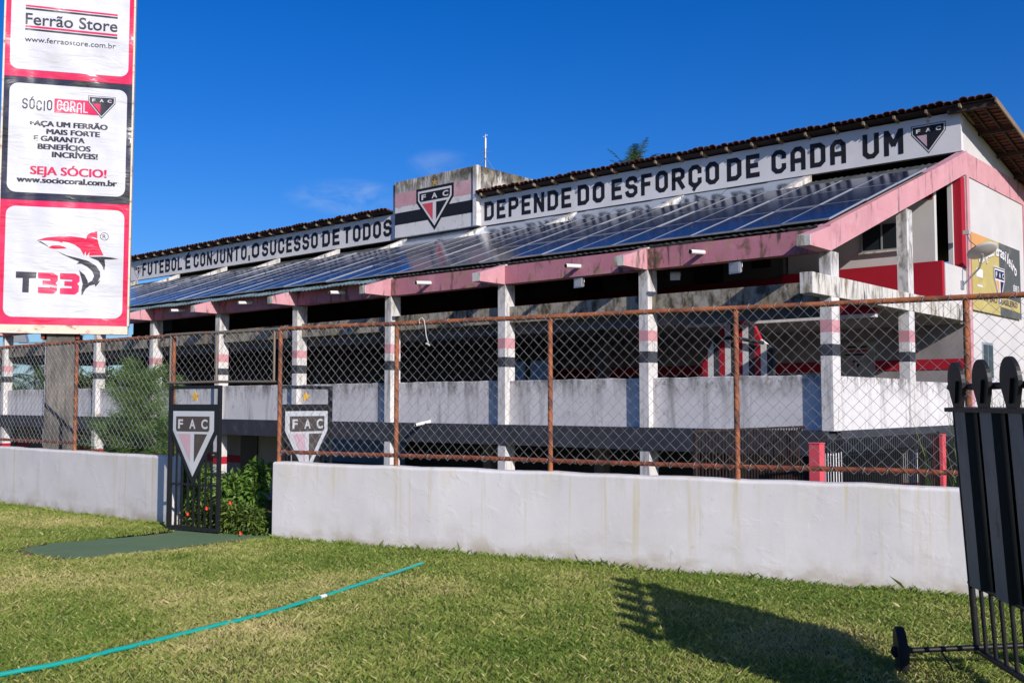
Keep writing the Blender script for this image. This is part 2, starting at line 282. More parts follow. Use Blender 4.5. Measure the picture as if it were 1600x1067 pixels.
def clip(pts, a, b, c):     # keep a*x + b*y <= c
    out = []
    for i in range(len(pts)):
        p0, p1 = pts[i - 1], pts[i]; f0 = a * p0[0] + b * p0[1] - c; f1 = a * p1[0] + b * p1[1] - c
        if (f0 <= 0) != (f1 <= 0):
            k = f0 / (f0 - f1); out.append((p0[0] + (p1[0] - p0[0]) * k, p0[1] + (p1[1] - p0[1]) * k))
        if f1 <= 0: out.append(p1)
    return out
_tx = {}; CAP = .729
def text2d(s, bold=.0):
    k = (s, bold)
    if k not in _tx:
        cu = bpy.data.curves.new('t', 'FONT'); cu.body = s; cu.offset = bold; cu.resolution_u = 4
        o = bpy.data.objects.new('t', cu); COL.objects.link(o)
        bpy.context.view_layer.update()
        me = bpy.data.meshes.new_from_object(o.evaluated_get(bpy.context.evaluated_depsgraph_get()))
        v = [(q.co.x, q.co.y) for q in me.vertices]; f = [tuple(q.vertices) for q in me.polygons]
        bpy.data.objects.remove(o); bpy.data.curves.remove(cu); bpy.data.meshes.remove(me)
        x0 = min(q[0] for q in v); x1 = max(q[0] for q in v); y0 = 0; y1 = CAP    # heights: baseline to capital height
        _tx[k] = ([((x - x0) / (x1 - x0), (y - y0) / (y1 - y0)) for x, y in v], f)
    return _tx[k]
def text(mb, s, fn, x0, x1, y0, y1, d, mat, bold=.015):
    v, f = text2d(s, bold)
    mb.add([fn(x0 + a * (x1 - x0), y0 + b * (y1 - y0), d) for a, b in v], f, mat)
def star_pts(cx, cy, r):
    return [(cx + (r if k % 2 == 0 else r * .42) * math.sin(k * math.pi / 5), cy + (r if k % 2 == 0 else r * .42) * math.cos(k * math.pi / 5)) for k in range(10)]
def shield(wd, h): return [(-wd / 2, 0), (wd / 2, 0), (wd / 2, -.30 * h), (0, -h), (-wd / 2, -.30 * h)][::-1]
def crest(mb, fn, cx, top, wd, h, cols, star=True, starcol='gold', d0=.004):
    """cols: outer, line, inner, band, left, right, letters"""
    g = lambda a, b, d: fn(cx + a, top + b, d)
    S = shield(wd, h); k = .022 * wd
    mb.flat(S, g, d0, cols[0]); mb.flat(poly_inset(S, k), g, d0 + .004, cols[1]); I = poly_inset(S, k * 2.4); mb.flat(I, g, d0 + .008, cols[2])
    J = poly_inset(S, k * 4.2); yb = -.31 * h; gap = k * 2
    mb.flat(clip(J, 0, -1, -(yb)), g, d0 + .012, cols[3])
    low = clip(J, 0, 1, yb - gap)
    mb.flat(clip(low, 1, 0, -wd * .045), g, d0 + .012, cols[4]); mb.flat(clip(low, -1, 0, -wd * .045), g, d0 + .012, cols[5])
    yt = -k * 4.2; hh = (yt - yb)
    for ch, xx in (('F', -.29), ('A', 0), ('C', .29)):
        lw = .15 * wd if ch != 'F' else .12 * wd
        text(mb, ch, g, xx * wd - lw / 2, xx * wd + lw / 2, yb + hh * .2, yt - hh * .18, d0 + .016, cols[6], .03)
    if star: mb.flat(star_pts(0, .085 * h, .075 * wd), g, d0 + .008, starcol)
# hand painted block lettering, built as strokes
c_ = .30
GL = {
 'O': [('c', [(c_, 0), (1 - c_, 0), (1, .16), (1, .84), (1 - c_, 1), (c_, 1), (0, .84), (0, .16)])],
 'C': [('o', [(1, .26), (1, .14), (1 - c_, 0), (c_, 0), (0, .16), (0, .84), (c_, 1), (1 - c_, 1), (1, .86), (1, .74)])],
 'D': [('c', [(0, 0), (1 - c_, 0), (1, .16), (1, .84), (1 - c_, 1), (0, 1)])],
 'E': [('o', [(1, 0), (0, 0), (0, 1), (1, 1)]), ('o', [(0, .52), (.85, .52)])],
 'F': [('o', [(0, 0), (0, 1), (1, 1)]), ('o', [(0, .52), (.8, .52)])],
 'P': [('o', [(0, 0), (0, 1), (1 - c_, 1), (1, .87), (1, .58), (1 - c_, .45), (0, .45)])],
 'R': [('o', [(0, 0), (0, 1), (1 - c_, 1), (1, .87), (1, .60), (1 - c_, .48), (0, .48)]), ('o', [(.5, .48), (1, 0)])],
 'B': [('c', [(0, 0), (1 - c_, 0), (1, .13), (1, .40), (.82, .52), (1, .64), (1, .87), (1 - c_, 1), (0, 1)]), ('o', [(0, .52), (.8, .52)])],
 'N': [('o', [(0, 0), (0, 1)]), ('x', [(0, 1.06), (1, -.06)]), ('o', [(1, 0), (1, 1)])],
 'M': [('o', [(0, 0), (0, 1)]), ('x', [(.0, 1.06), (.53, .33)]), ('x', [(1., 1.06), (.47, .33)]), ('o', [(1, 0), (1, 1)])],
 'U': [('o', [(0, 1), (0, .16), (c_, 0), (1 - c_, 0), (1, .16), (1, 1)])],
 'J': [('o', [(.95, 1), (.95, .16), (.65, 0), (.3, 0), (0, .14), (0, .22)])],
 'T': [('o', [(0, 1), (1, 1)]), ('o', [(.5, 1), (.5, 0)])],
 'L': [('o', [(0, 1), (0, 0), (1, 0)])],
 'A': [('o', [(0, 0), (0, .82), (c_, 1), (1 - c_, 1), (1, .82), (1, 0)]), ('o', [(0, .40), (1, .40)])],
 'S': [('o', [(0, .17), (.06, .08), (c_, 0), (1 - c_, 0), (1, .14), (1, .38), (1 - c_, .51), (c_, .51), (0, .64), (0, .86), (c_, 1), (1 - c_, 1), (.94, .92), (1, .83)])],
 ',': [('o', [(.35, .06), (.1, -.16)])],
 'I': [('o', [(.5, 0), (.5, 1)])], 'V': [('o', [(0, 1), (.5, 0), (1, 1)])], '!': [('o', [(.5, 1), (.5, .34)]), ('o', [(.5, .04), (.5, 0)])], ' ': [],
 'G': [('o', [(1, .78), (1, .86), (1 - c_, 1), (c_, 1), (0, .84), (0, .16), (c_, 0), (1 - c_, 0), (1, .16), (1, .46), (.6, .46)])],
}
def ribbon(mb, pts, closed, th, fn, d, mat, ext=True):
    P = [Vector(q) for q in pts]; n = len(P); Lf = []; Rt = []
    for i in range(n):
        a = P[i - 1] if (i > 0 or closed) else None; b = P[(i + 1) % n] if (i < n - 1 or closed) else None
        d0 = (P[i] - a).normalized() if a is not None else (b - P[i]).normalized()
        d1 = (b - P[i]).normalized() if b is not None else d0
        n0 = Vector((-d0.y, d0.x)); n1 = Vector((-d1.y, d1.x)); mm = (n0 + n1)
        mm = mm.normalized() if mm.length > 1e-4 else n0
        k = th / 2 / max(.72, mm.dot(n0)); q = P[i].copy()
        if ext and not closed: q -= d0 * th * .5 * (i == 0); q += d1 * th * .5 * (i == n - 1)
        Lf.append(q + mm * k); Rt.append(q - mm * k)
    m = n if closed else n - 1
    vs = [fn(q.x, q.y, d) for q in Lf + Rt]
    mb.add(vs, [(i, (i + 1) % n, n + (i + 1) % n, n + i) for i in range(m)], mat)
WID = {'I': .34, '!': .34, ' ': .42, ',': .28, 'M': 1.15, 'L': .9, 'T': .95, 'J': .9, 'E': .9, 'F': .88}
def block_word(mb, word, fn, x0, x1, y0, y1, d, mat, wt=1.0, sx=1.0):
    base = {'É': 'E', 'Ç': 'C', 'Ó': 'O', 'Ã': 'A', 'Í': 'I'}
    ws = [WID.get(base.get(ch, ch), 1) for ch in word]; gapf = .30
    unit = (x1 - x0) / (sum(ws) + gapf * (len(ws) - 1)); th = min(unit * .295, .165) * wt; x = x0; h = y1 - y0
    for ch, wf in zip(word, ws):
        lw = wf * unit - th; jit = random.uniform(-.006, .006)
        ox = x + th / 2; oy = y0 + th / 2 + jit; lh = h - th
        for j, (kind, pts) in enumerate(GL[base.get(ch, ch)]):
            ribbon(mb, [(ox + a * lw, oy + b * lh) for a, b in pts], kind == 'c', th, fn, d + .0012 * j, mat, kind == 'o')
        if ch in 'ÉÓÍ': ribbon(mb, [(ox + .35 * lw, oy + lh * 1.14), (ox + .7 * lw, oy + lh * 1.30)], False, th * .8, fn, d, mat)
        if ch == 'Ç': ribbon(mb, [(ox + .55 * lw, oy - lh * .10), (ox + .4 * lw, oy - lh * .22)], False, th * .8, fn, d + .002, mat)
        if ch == 'Ã': ribbon(mb, [(ox, oy + lh * 1.16), (ox + .3 * lw, oy + lh * 1.26), (ox + .7 * lw, oy + lh * 1.16), (ox + lw, oy + lh * 1.26)], False, th * .7, fn, d, mat)
        x += (wf + gapf) * unit

# ------------------------------------------------------------------ layout constants
ZG = -2.1                                             # ground level at the building (lower than the pitch)
BX, BY, BROT = 6.72, 21.4, R(-41.3)                   # front right corner column of the grandstand
cb, sb = math.cos(BROT), math.sin(BROT)
def bw(x, s, z=0): return Vector((BX + x * cb - s * sb, BY + x * sb + s * cb, z))
WALL_R0 = Vector((-3.03, 12.84)); WALL_RD = Vector((6.98, -3.89)).normalized()
WALL_L0 = Vector((-4.78, 14.10)); WALL_LD = Vector((-3.93, 3.10)).normalized()
NR = Vector((-WALL_RD.y, WALL_RD.x)); NL = Vector((WALL_LD.y, -WALL_LD.x))       # pointing away from the camera
def behind(x, y):
    a = (x - WALL_R0.x) * NR.x + (y - WALL_R0.y) * NR.y; b = (x - WALL_L0.x) * NL.x + (y - WALL_L0.y) * NL.y
    return min(a, b)

# ------------------------------------------------------------------ ground
xs = sorted(set([-1500, -600, -300, -150, -80, -50] + list(np.arange(-40, 30.1, 1.0)) + [40, 60, 100, 200, 400, 900, 1500]))
ys = sorted(set([-900, -300, -100, -40, -15] + list(np.arange(-5, 40.1, 1.0)) + [50, 70, 100, 150, 250, 400, 800, 2500]))
g = MB(); vs = []
for y in ys:
    for x in xs:
        d = behind(x, y); k = min(1, max(0, (d - 2.2) / 3.2)); k = k * k * (3 - 2 * k); vs.append((x, y, ZG * k))
nx = len(xs)
g.add(vs, [(j * nx + i, j * nx + i + 1, (j + 1) * nx + i + 1, (j + 1) * nx + i) for j in range(len(ys) - 1) for i in range(nx - 1)], 'turf', True)
tag(g.build('ground'), None, None, kind='structure')
PATH = [(-5.71, 11.84), (-5.2, 11.35), (-4.72, 11.08), (-4.2, 11.6), (-3.7, 12.2), (-3.12, 12.78), (-3.0, 13.0), (-3.84, 14.3), (-4.8, 14.0), (-4.42, 13.35), (-4.94, 12.78), (-5.5, 12.35)]
pp = []
for i in range(len(PATH)):
    a = Vector(PATH[i]); b = Vector(PATH[(i + 1) % len(PATH)])
    for k in range(6): q = a.lerp(b, k / 6); pp.append((q.x + random.uniform(-.04, .04), q.y + random.uniform(-.04, .04)))
g = MB(); bmx = bmesh.new(); bmx.faces.new([bmx.verts.new((a, b, .006)) for a, b in pp]); bmesh.ops.triangulate(bmx, faces=bmx.faces[:])
bmx.verts.index_update(); g.add([v.co for v in bmx.verts], [[v.index for v in f.verts] for f in bmx.faces], 'green_apron'); bmx.free()
tag(g.build('path'), None, None, kind='structure')
cxp, cyp = -4.6, 12.3; rim = [(a + (a - cxp) * .10 + random.uniform(-.05, .05), b + (b - cyp) * .13 + random.uniform(-.05, .05)) for a, b in pp]
g = MB(); bmx = bmesh.new(); bmx.faces.new([bmx.verts.new((a, b, .002)) for a, b in rim]); bmesh.ops.triangulate(bmx, faces=bmx.faces[:])
bmx.verts.index_update(); g.add([v.co for v in bmx.verts], [[v.index for v in f.verts] for f in bmx.faces], 'soil'); bmx.free()
tag(g.build('bare_soil'), None, None, kind='structure')
def in_poly(x, y, P):
    c = np.zeros(x.shape, bool); n = len(P)
    for i in range(n):
        (x0, y0), (x1, y1) = P[i], P[i - 1]
        c ^= ((y0 > y) != (y1 > y)) & (x < (x1 - x0) * (y - y0) / (y1 - y0 + 1e-12) + x0)
    return c
def vnoise(x, y, s, seed):
    r = np.random.default_rng(seed).random((64, 64)); x = x * s; y = y * s
    xi = np.floor(x).astype(int); yi = np.floor(y).astype(int); fx = x - xi; fy = y - yi; fx = fx * fx * (3 - 2 * fx); fy = fy * fy * (3 - 2 * fy)
    a = r[xi % 64, yi % 64]; b = r[(xi + 1) % 64, yi % 64]; c = r[xi % 64, (yi + 1) % 64]; d = r[(xi + 1) % 64, (yi + 1) % 64]
    return (a * (1 - fx) + b * fx) * (1 - fy) + (c * (1 - fx) + d * fx) * fy
def tri_mesh(name, V, F, tone_per_vert, mat, parent=None):
    me = bpy.data.meshes.new(name); nv = len(V); nf = len(F); k = F.shape[1]
    me.vertices.add(nv); me.vertices.foreach_set('co', V.astype(np.float32).ravel())
    me.loops.add(nf * k); me.loops.foreach_set('vertex_index', F.astype(np.int32).ravel())
    me.polygons.add(nf); me.polygons.foreach_set('loop_start', np.arange(0, nf * k, k, dtype=np.int32)); me.polygons.foreach_set('loop_total', np.full(nf, k, np.int32))
    at = me.attributes.new('tone', 'FLOAT', 'POINT'); at.data.foreach_set('value', tone_per_vert.astype(np.float32))
    me.materials.append(M[mat]); me.update(calc_edges=True); me.validate()
    o = bpy.data.objects.new(name, me); COL.objects.link(o)
    if parent: o.parent = parent
    return o
def make_grass(N=640000):
    y = rng.uniform(4.6, 19.5, N * 3); x = rng.uniform(-13, 7.0, N * 3)
    keep = (np.abs(x) < y * .53 + 1.2)
    a = (x - WALL_R0.x) * NR.x + (y - WALL_R0.y) * NR.y; b = (x - WALL_L0.x) * NL.x + (y - WALL_L0.y) * NL.y
    dd = np.minimum(a, b); keep &= dd < -.015
    keep &= rng.random(len(x)) < np.clip((7.5 / y) ** 1.1, .3, 1)
    inp = in_poly(x, y, PATH); keep &= (~inp); keep &= ~(in_poly(x, y, rim) & (rng.random(len(x)) < .72))
    pn = vnoise(x, y, 2.2, 3) * .6 + vnoise(x, y, 6, 4) * .4
    keep &= rng.random(len(x)) < np.clip(.35 + pn * 1.25, .3, 1)
    x = x[keep][:N]; y = y[keep][:N]; dd = dd[keep][:N]; n = len(x)
    big = vnoise(x, y, .55, 5) * .5 + vnoise(x, y, 1.7, 6) * .3 + vnoise(x, y, 5, 8) * .2
    h = rng.uniform(.014, .034, n) * (.75 + .7 * vnoise(x, y, 3, 9)); wdt = rng.uniform(.0018, .0038, n) * np.clip(y / 7.5, .9, 1.7)
    edge = dd > -.10; h = np.where(edge, h * rng.uniform(1.0, 2.2, n), h)
    tall = rng.random(n) < .012; h = np.where(tall, h * 1.8, h)
    ang = rng.uniform(0, 2 * np.pi, n); lean = rng.uniform(.2, 1.5, n) * h; la = rng.uniform(0, 2 * np.pi, n)
    V = np.zeros((n, 4, 3)); cx, sx_ = np.cos(ang) * wdt, np.sin(ang) * wdt
    V[:, 0] = np.stack([x - cx, y - sx_, np.full(n, -.003)], 1); V[:, 1] = np.stack([x + cx, y + sx_, np.full(n, -.003)], 1)
    mx_, my_ = x + np.cos(la) * lean * .4, y + np.sin(la) * lean * .4
    V[:, 2] = np.stack([mx_ + cx * .7, my_ + sx_ * .7, h * .65], 1)
    V[:, 3] = np.stack([x + np.cos(la) * lean, y + np.sin(la) * lean, h], 1)
    tone = np.clip(big * 1.7 - .46 + rng.normal(0, .20, n), 0, 1); tone = np.where(rng.random(n) < .10, np.clip(rng.uniform(.6, 1, n), 0, 1), tone)
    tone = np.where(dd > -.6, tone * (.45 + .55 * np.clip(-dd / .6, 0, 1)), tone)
    idx = np.arange(n)[:, None] * 4; F = np.concatenate([idx + np.array([[0, 1, 2]]), idx + np.array([[0, 2, 3]])])
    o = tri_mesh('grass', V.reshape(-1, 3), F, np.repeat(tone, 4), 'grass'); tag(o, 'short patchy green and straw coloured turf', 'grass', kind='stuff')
make_grass()

# ------------------------------------------------------------------ perimeter walls
def perimeter(name, P0, D, N, length, label, endcaps=True):
    o = thing(name, label, 'wall', (P0.x, P0.y, 0))
    mb = MB(); n = int(length / .35); W = .22; H = .95
    sec = [(0, -.05), (0, H - .02), (.02, H), (W - .02, H), (W, H - .02), (W, -.05)]
    vs = []
    for i in range(n + 1):
        q = length * i / n; jz = (random.uniform(-.008, .008)); jn = random.uniform(-.006, .006)
        for k, (a, z) in enumerate(sec):
            vs.append((D.x * q + N.x * (a + jn * (z > .5)), D.y * q + N.y * (a + jn * (z > .5)), z + jz * (z > .5)))
    fs = [(i * 6 + k, (i + 1) * 6 + k, (i + 1) * 6 + k + 1, i * 6 + k + 1) for i in range(n) for k in range(5)] + [(0, 1, 2, 3, 4, 5), tuple(n * 6 + k for k in (5, 4, 3, 2, 1, 0))]
    mb.add(vs, fs, 'lowwall', False); mb.build('wall_body', o, bevel=.012)
    return o
perimeter('perimeter_wall', WALL_R0, WALL_RD, NR, 11.8, 'long low white plastered wall right of the gateway, with raking trowel marks')
perimeter('perimeter_wall', WALL_L0, WALL_LD, NL, 12.0, 'short stretch of low white plastered wall left of the gateway')

# ------------------------------------------------------------------ chain link fences
def chain_mesh(mb, P0, D, N, q0, q1, z0, z1, off, wire=.0028, pitch=.0625, sag=0.0):
    n = int(round((q1 - q0) / pitch)); pitch = (q1 - q0) / n; rows = int(round((z1 - z0) / pitch)); rh = (z1 - z0) / rows
    for i in range(n):
        path = []
        for j in range(rows + 1):
            side = -1 if (j + i) % 2 == 0 else 1
            q = q0 + (i + .5) * pitch + side * pitch * .5; z = z1 - j * rh
            bul = sag * math.sin(math.pi * (q - q0) / (q1 - q0)) * math.sin(math.pi * j / rows)
            o = off + (.003 if (i % 2 == 0) == (side > 0) else -.003) + bul
            path.append((D.x * q + N.x * o, D.y * q + N.y * o, z))
        mb.tube(path, wire, 'wire', 3, False, False)
def fence(label, P0, D, N, posts, ends, ztop, zbot, bottoms):
    o = thing('chain_link_fence', label, 'fence', (P0.x, P0.y, 0))
    off = .10
    pt = lambda q, z, dn=0: (D.x * q + N.x * (off + dn), D.y * q + N.y * (off + dn), z)
    for q in posts:
        mb = MB(); mb.tube([pt(q, .93), pt(q, ztop - .03)], .028, 'rust', 10); mb.build('post', o)
    mb = MB(); mb.tube([pt(ends[0] + (ends[1] - ends[0]) * k / 12, ztop + random.uniform(-.006, .006)) for k in range(13)], .027, 'rust', 10); mb.build('top_rail', o)
    for (a, b) in bottoms:
        mb = MB(); mb.tube([pt(a + (b - a) * k / 8, zbot + random.uniform(-.008, .008)) for k in range(9)], .024, 'rustdark', 8); mb.build('bottom_rail', o)
    qs = sorted(set([ends[0]] + list(posts) + [ends[1]]))
    for a, b in zip(qs[:-1], qs[1:]):
        if b - a < .1: continue
        mb = MB(); chain_mesh(mb, P0, D, N, a, b, zbot - .035, ztop - .005, off - .032, sag=random.uniform(-.03, .03)); mb.build('chain_link_mesh', o)
    # twists of tie wire along the rails
    base = None
    for k in range(int((ends[1] - ends[0]) / .27)):
        q = ends[0] + .1 + k * .27 + random.uniform(-.05, .05)
        for z in (ztop, zbot):
            if z == zbot and not any(a < q < b for a, b in bottoms): continue
            if base is None:
                r = .031; mb = MB(); mb.tube([(D.x * .012 * math.sin(a) + N.x * r * math.cos(a), D.y * .012 * math.sin(a) + N.y * r * math.cos(a), r * math.sin(a)) for a in np.linspace(0, 2 * math.pi, 9)], .003, 'wire', 3, False); t_ = base = mb.build('tie_wire', o)
            else: t_ = inst(base, o)
            t_.location = pt(q, z)
    return o
fence('tall rusty orange chain link fence on the white wall right of the gateway', WALL_R0, WALL_RD, NR, [.02, 1.84, 3.89, 5.96, 8.06, 10.3], (.02, 11.8), 2.64, 1.07, [(.05, 11.8)])
fence('rusty chain link fence on the white wall left of the gateway', WALL_L0, WALL_LD, NL, [.05, 2.68, 5.3, 7.9], (.05, 11.5), 2.64, 1.07, [(2.68, 11.5)])
# framed chain link panel spanning the gateway
A = Vector((-4.86, 14.2)); B = Vector((-3.0, 12.98)); DD = (B - A).normalized(); LL = (B - A).length; DN = Vector((-DD.y, DD.x))
o = thing('gateway_panel', 'grey framed chain link panel bridging the gateway above the black gates', 'fence panel', (A.x, A.y, 1.97))
mb = MB(); P = lambda q, z: (DD.x * q, DD.y * q, z - 1.97)
mb.tube([P(-.02, 2.64), P(LL * .3, 2.645), P(LL * .6, 2.635), P(LL, 2.64)], .022, 'galvpipe', 8)
mb.tube([P(.03, 1.97), P(LL * .5, 1.975), P(LL - .03, 1.965)], .018, 'galvpipe', 8)
for q in (.09, LL * .47, LL - .08): mb.tube([P(q, 1.97), P(q, 2.64)], .018, 'galvpipe', 8)
mb.build('frame', o)
mb = MB(); chain_mesh(mb, A, DD, DN, .1, LL - .09, 1.97, 2.63, -.02, sag=.04)
mb.v = [(a, b, z - 1.97) for a, b, z in mb.v]; mb.build('chain_link_mesh', o)
# white cord knotted on the top rail
q = 2.28; cpt = lambda z, dx=0: (WALL_R0.x + WALL_RD.x * (q + dx) + NR.x * .055, WALL_R0.y + WALL_RD.y * (q + dx) + NR.y * .055, z)
mb = MB()
mb.tube([cpt(2.69, -.05), cpt(2.66, -.02), cpt(2.56, .0), cpt(2.48, .01), cpt(2.42, .03), cpt(2.40, .04), cpt(2.38, .03)], .006, 'cord', 6)
mb.tube([cpt(2.69, -.05), cpt(2.67, -.09), cpt(2.62, -.085)], .006, 'cord', 6)
mb.tube([cpt(2.385, .01), cpt(2.37, .045), cpt(2.36, .06)], .012, 'cord', 6)
ob = mb.build('hanging_cord'); ob.data.transform(Matrix.Translation(-Vector(cpt(2.69)))); ob.location = cpt(2.69)
tag(ob, 'short white cord knotted over the top rail of the rusty fence', 'cord')

# ------------------------------------------------------------------ gates
def gate_leaf(hx, hy, ex, ey, label):
    a = Vector((hx, hy)); b = Vector((ex, ey)); d = (b - a).normalized(); W = (b - a).length
    o = thing('gate_leaf', label, 'gate', (hx, hy, 0), (0, 0, math.atan2(d.y, d.x)), 'black club gate leaves in the gateway')
    fn = lambda x, z, dd: (x, -dd, z)      # leaf plane, dd toward the pitch
    H = 1.92; T = .022
    mb = MB()
    for x in (T, W - T): mb.box(x - T, x + T, -T, T, .03, H, 'gateblack')
    for z, r in ((.05, T), (.62, .013), (1.66, .014), (H - T, T)): mb.box(2 * T, W - 2 * T, -r, r, z - r, z + r, 'gateblack')
    mb.build('frame', o)
    k = 7
    for i in range(k):
        x = 2 * T + (W - 4 * T) * (i + 1) / (k + 1)
        f = abs(x - W / 2) / (W / 2 - .04)             # bars stop at the edge of the shield plate
        ztop = min(1.30, .64 + .72 * f)
        mb = MB(); mb.box(x - .010, x + .010, -.010, .010, .072, ztop, 'gateblack'); mb.build('bar', o)
    mb = MB(); S = [(q[0] + W / 2, q[1] + 1.64) for q in shield(W - .05, 1.02)]; S2 = [(2 * T, 1.655), (2 * T, 1.3), (W / 2, .60), (W - 2 * T, 1.3), (W - 2 * T, 1.655)]
    mb.prism(S2, fn, .014, .022, 'gateblack'); pl = mb.build('shield_plate', o)
    mb = MB(); crest(mb, fn, W / 2, 1.585, W * .80, .86, ('gatewhite', 'gatewhite', 'gatewhite', 'gatebrown', 'gatepink', 'gatebrown', 'gatewhite'), False, d0=.026); mb.build('crest', pl)
    mb = MB(); mb.prism(star_pts(W / 2, 1.775, .075), fn, -.006, .006, 'gold'); mb.build('star', o)
    mb = MB(); mb.box(W - .09, W - .04, -.05, -.022, .98, 1.06, 'gateblack'); mb.tube([(W - .065, -.03, 1.02), (W - .065, -.07, 1.02)], .012, 'galvpipe', 8); mb.build('latch', o)
    return o
gate_leaf(-4.60, 13.62, -3.78, 13.16, 'closed black gate leaf with shield crest and star, left of the open gateway')
gate_leaf(-3.02, 13.10, -2.46, 13.80, 'black gate leaf with shield crest swung open behind the chain link fence')

# ------------------------------------------------------------------ hose
HP = [(-.93, 10.65), (-1.23, 9.85), (-1.63, 8.85), (-1.98, 8.10), (-2.36, 7.47), (-2.63, 7.02), (-2.90, 6.60), (-3.18, 6.30), (-3.6, 5.9), (-4.3, 5.4)]
pts = []
for i in range(len(HP) - 1):
    for k in range(8):
        tt = k / 8; p0 = HP[max(i - 1, 0)]; p1 = HP[i]; p2 = HP[i + 1]; p3 = HP[min(i + 2, len(HP) - 1)]
        cr = [.5 * (2 * p1[j] + (p2[j] - p0[j]) * tt + (2 * p0[j] - 5 * p1[j] + 4 * p2[j] - p3[j]) * tt ** 2 + (-p0[j] + 3 * p1[j] - 3 * p2[j] + p3[j]) * tt ** 3) for j in (0, 1)]
        pts.append((cr[0], cr[1], .030 + random.uniform(-.002, .003)))
mb = MB(); mb.tube([(a + .93, b - 10.65, c) for a, b, c in pts], .0165, 'hose', 10)
GH = tag(mb.build('garden_hose', loc=(-.93, 10.65, 0)), 'turquoise garden hose lying across the lawn', 'hose')
kq = min(range(len(pts)), key=lambda i_: abs(pts[i_][1] - 8.88)); p0_, p1_ = Vector(pts[kq]), Vector(pts[kq + 1]); dh = (p1_ - p0_).normalized(); o0 = Vector((.93, -10.65, 0))
mb = MB(); mb.tube([p0_ + o0 - dh * .03, p0_ + o0 + dh * .03], .0195, 'pvc', 10); mb.tube([p0_ + o0 + dh * .031, p0_ + o0 + dh * .05], .021, 'pvc', 10); mb.build('coupling', GH)

# ------------------------------------------------------------------ free kick dummy wall on wheels
# local x runs along the wall toward the camera, local y to the right of the picture; it leans a little to the left
FK = thing('free_kick_dummy_wall', 'black wheeled free kick dummy wall with paddle shaped heads at the right edge of the lawn', 'training dummy', (2.99, 6.60, 0), (R(3.6), 0, R(-90) - .07))
WL = 2.46; NH = 6; ST = WL / NH
mb = MB()
for x in (.02, WL - .02): mb.tube([(x, 0, .10), (x, 0, 1.66)], .022, 'dummy', 8)
for z, r in ((.12, .022), (.545, .020)): mb.tube([(0, 0, z), (WL, 0, z)], r, 'dummy', 8)
mb.box(-.03, WL + .03, -.055, .055, 1.645, 1.672, 'dummy'); mb.build('frame', FK)
for i in range(15):
    x = .02 + (WL - .04) * (i + 1) / 16
    mb = MB(); mb.tube([(x, 0, .14), (x, 0, .53)], .014, 'dummy', 8); mb.build('bar', FK)
for i in range(NH):
    x0 = i * ST; mb = MB()
    # folded sheet body: flat flanges and a raised chest
    prof = [(.045, .0), (.095, .0), (.125, -.035), (.30, -.035), (.33, .0), (.405, .0)]
    n = len(prof); vs = []
    for z in (.545, 1.645):
        vs += [(x0 + a, b - .012, z) for a, b in prof] + [(x0 + a, b + .002, z) for a, b in prof]
    for pan in (False, True):
      fs = []
      for k in range(n - 1):
        if (k in (1, 2)) != pan: continue
        fs += [(k, k + 1, 2 * n + k + 1, 2 * n + k), (n + k, 3 * n + k, 3 * n + k + 1, n + k + 1), (k, n + k, n + k + 1, k + 1), (2 * n + k, 2 * n + k + 1, 3 * n + k + 1, 3 * n + k)]
      mb.add(vs, fs, 'dummylit' if pan else 'dummy')  # grey plates and black flanges paint in the light and fold shadow
    mb.build('dummy_body', FK)
    # paddle shaped head on a narrow neck
    hw = .125; out = []
    for k in range(17):
        th = math.pi * k / 16; out.append((hw * math.cos(th), .155 + .135 * math.sin(th)))
    out += [(-hw * .97, .125), (-.098, .075), (-.062, .0)]; out += [(.062, .0), (.098, .075), (hw * .97, .125)]
    mb = MB(); cx = x0 + ST * .42
    mb.prism([(cx + a, 1.672 + b) for a, b in out], lambda a, b, dd: (a, dd, b), -.045, -.022, 'dummy'); hd = mb.build('dummy_head', FK)
    mb = MB(); mb.hull8([(cx - .012 + (.05 * (zz > 1.72)) , yy, zz) if xx == 0 else (cx + .012 + (.05 * (zz > 1.72)), yy, zz) for zz in (1.70, 1.84) for yy in (-.062, -.0455) for xx in (0, 1)], 'dummy'); mb.build('brace', hd)
mb = MB(); mb.box(.03, WL - .03, .006, .012, .56, 1.64, 'dummy'); mb.build('backing_sheet', FK)
mb = MB(); mb.tube([(-.05, 0, 1.80), (WL + .05, 0, 1.80)], .021, 'dummy', 8); mb.build('head_rail', FK)
for xa in (.10, WL - .15):
    ax = MB(); ax.tube([(xa, -.56, .155), (xa, .56, .155)], .018, 'dummy', 8); a = ax.build('axle', FK)
    for ys_ in (-.50, .50):
        mb = MB(); C_ = []
        for (r, y0) in ((.148, -.028), (.155, -.02), (.155, .02), (.148, .028)):
            TO = R(-9); C_.append([(xa + r * math.cos(th) * math.cos(TO) - y0 * math.sin(TO), ys_ + r * math.cos(th) * math.sin(TO) + y0 * math.cos(TO), .152 + r * math.sin(th)) for th in np.linspace(0, 2 * math.pi, 29)[:-1]])
        vs = sum(C_, []); n = 28
        mb.add(vs, [(j * n + k, j * n + (k + 1) % n, (j + 1) * n + (k + 1) % n, (j + 1) * n + k) for j in range(3) for k in range(n)], 'rubber', True)
        mb.add(C_[0], [tuple(range(n))], 'dummy'); mb.add(C_[3], [tuple(range(n))], 'dummy'); wh = mb.build('wheel', FK)
        mb = MB(); mb.tube([(xa, ys_ - .05, .152), (xa, ys_ + .05, .152)], .035, 'rubber', 12); mb.build('hub', wh)
mb = MB(); mb.tube([(.10, -.26, .16), (.16, -.22, .06), (.18, -.20, .0)], .006, 'dummy', 6); mb.build('stay', FK)

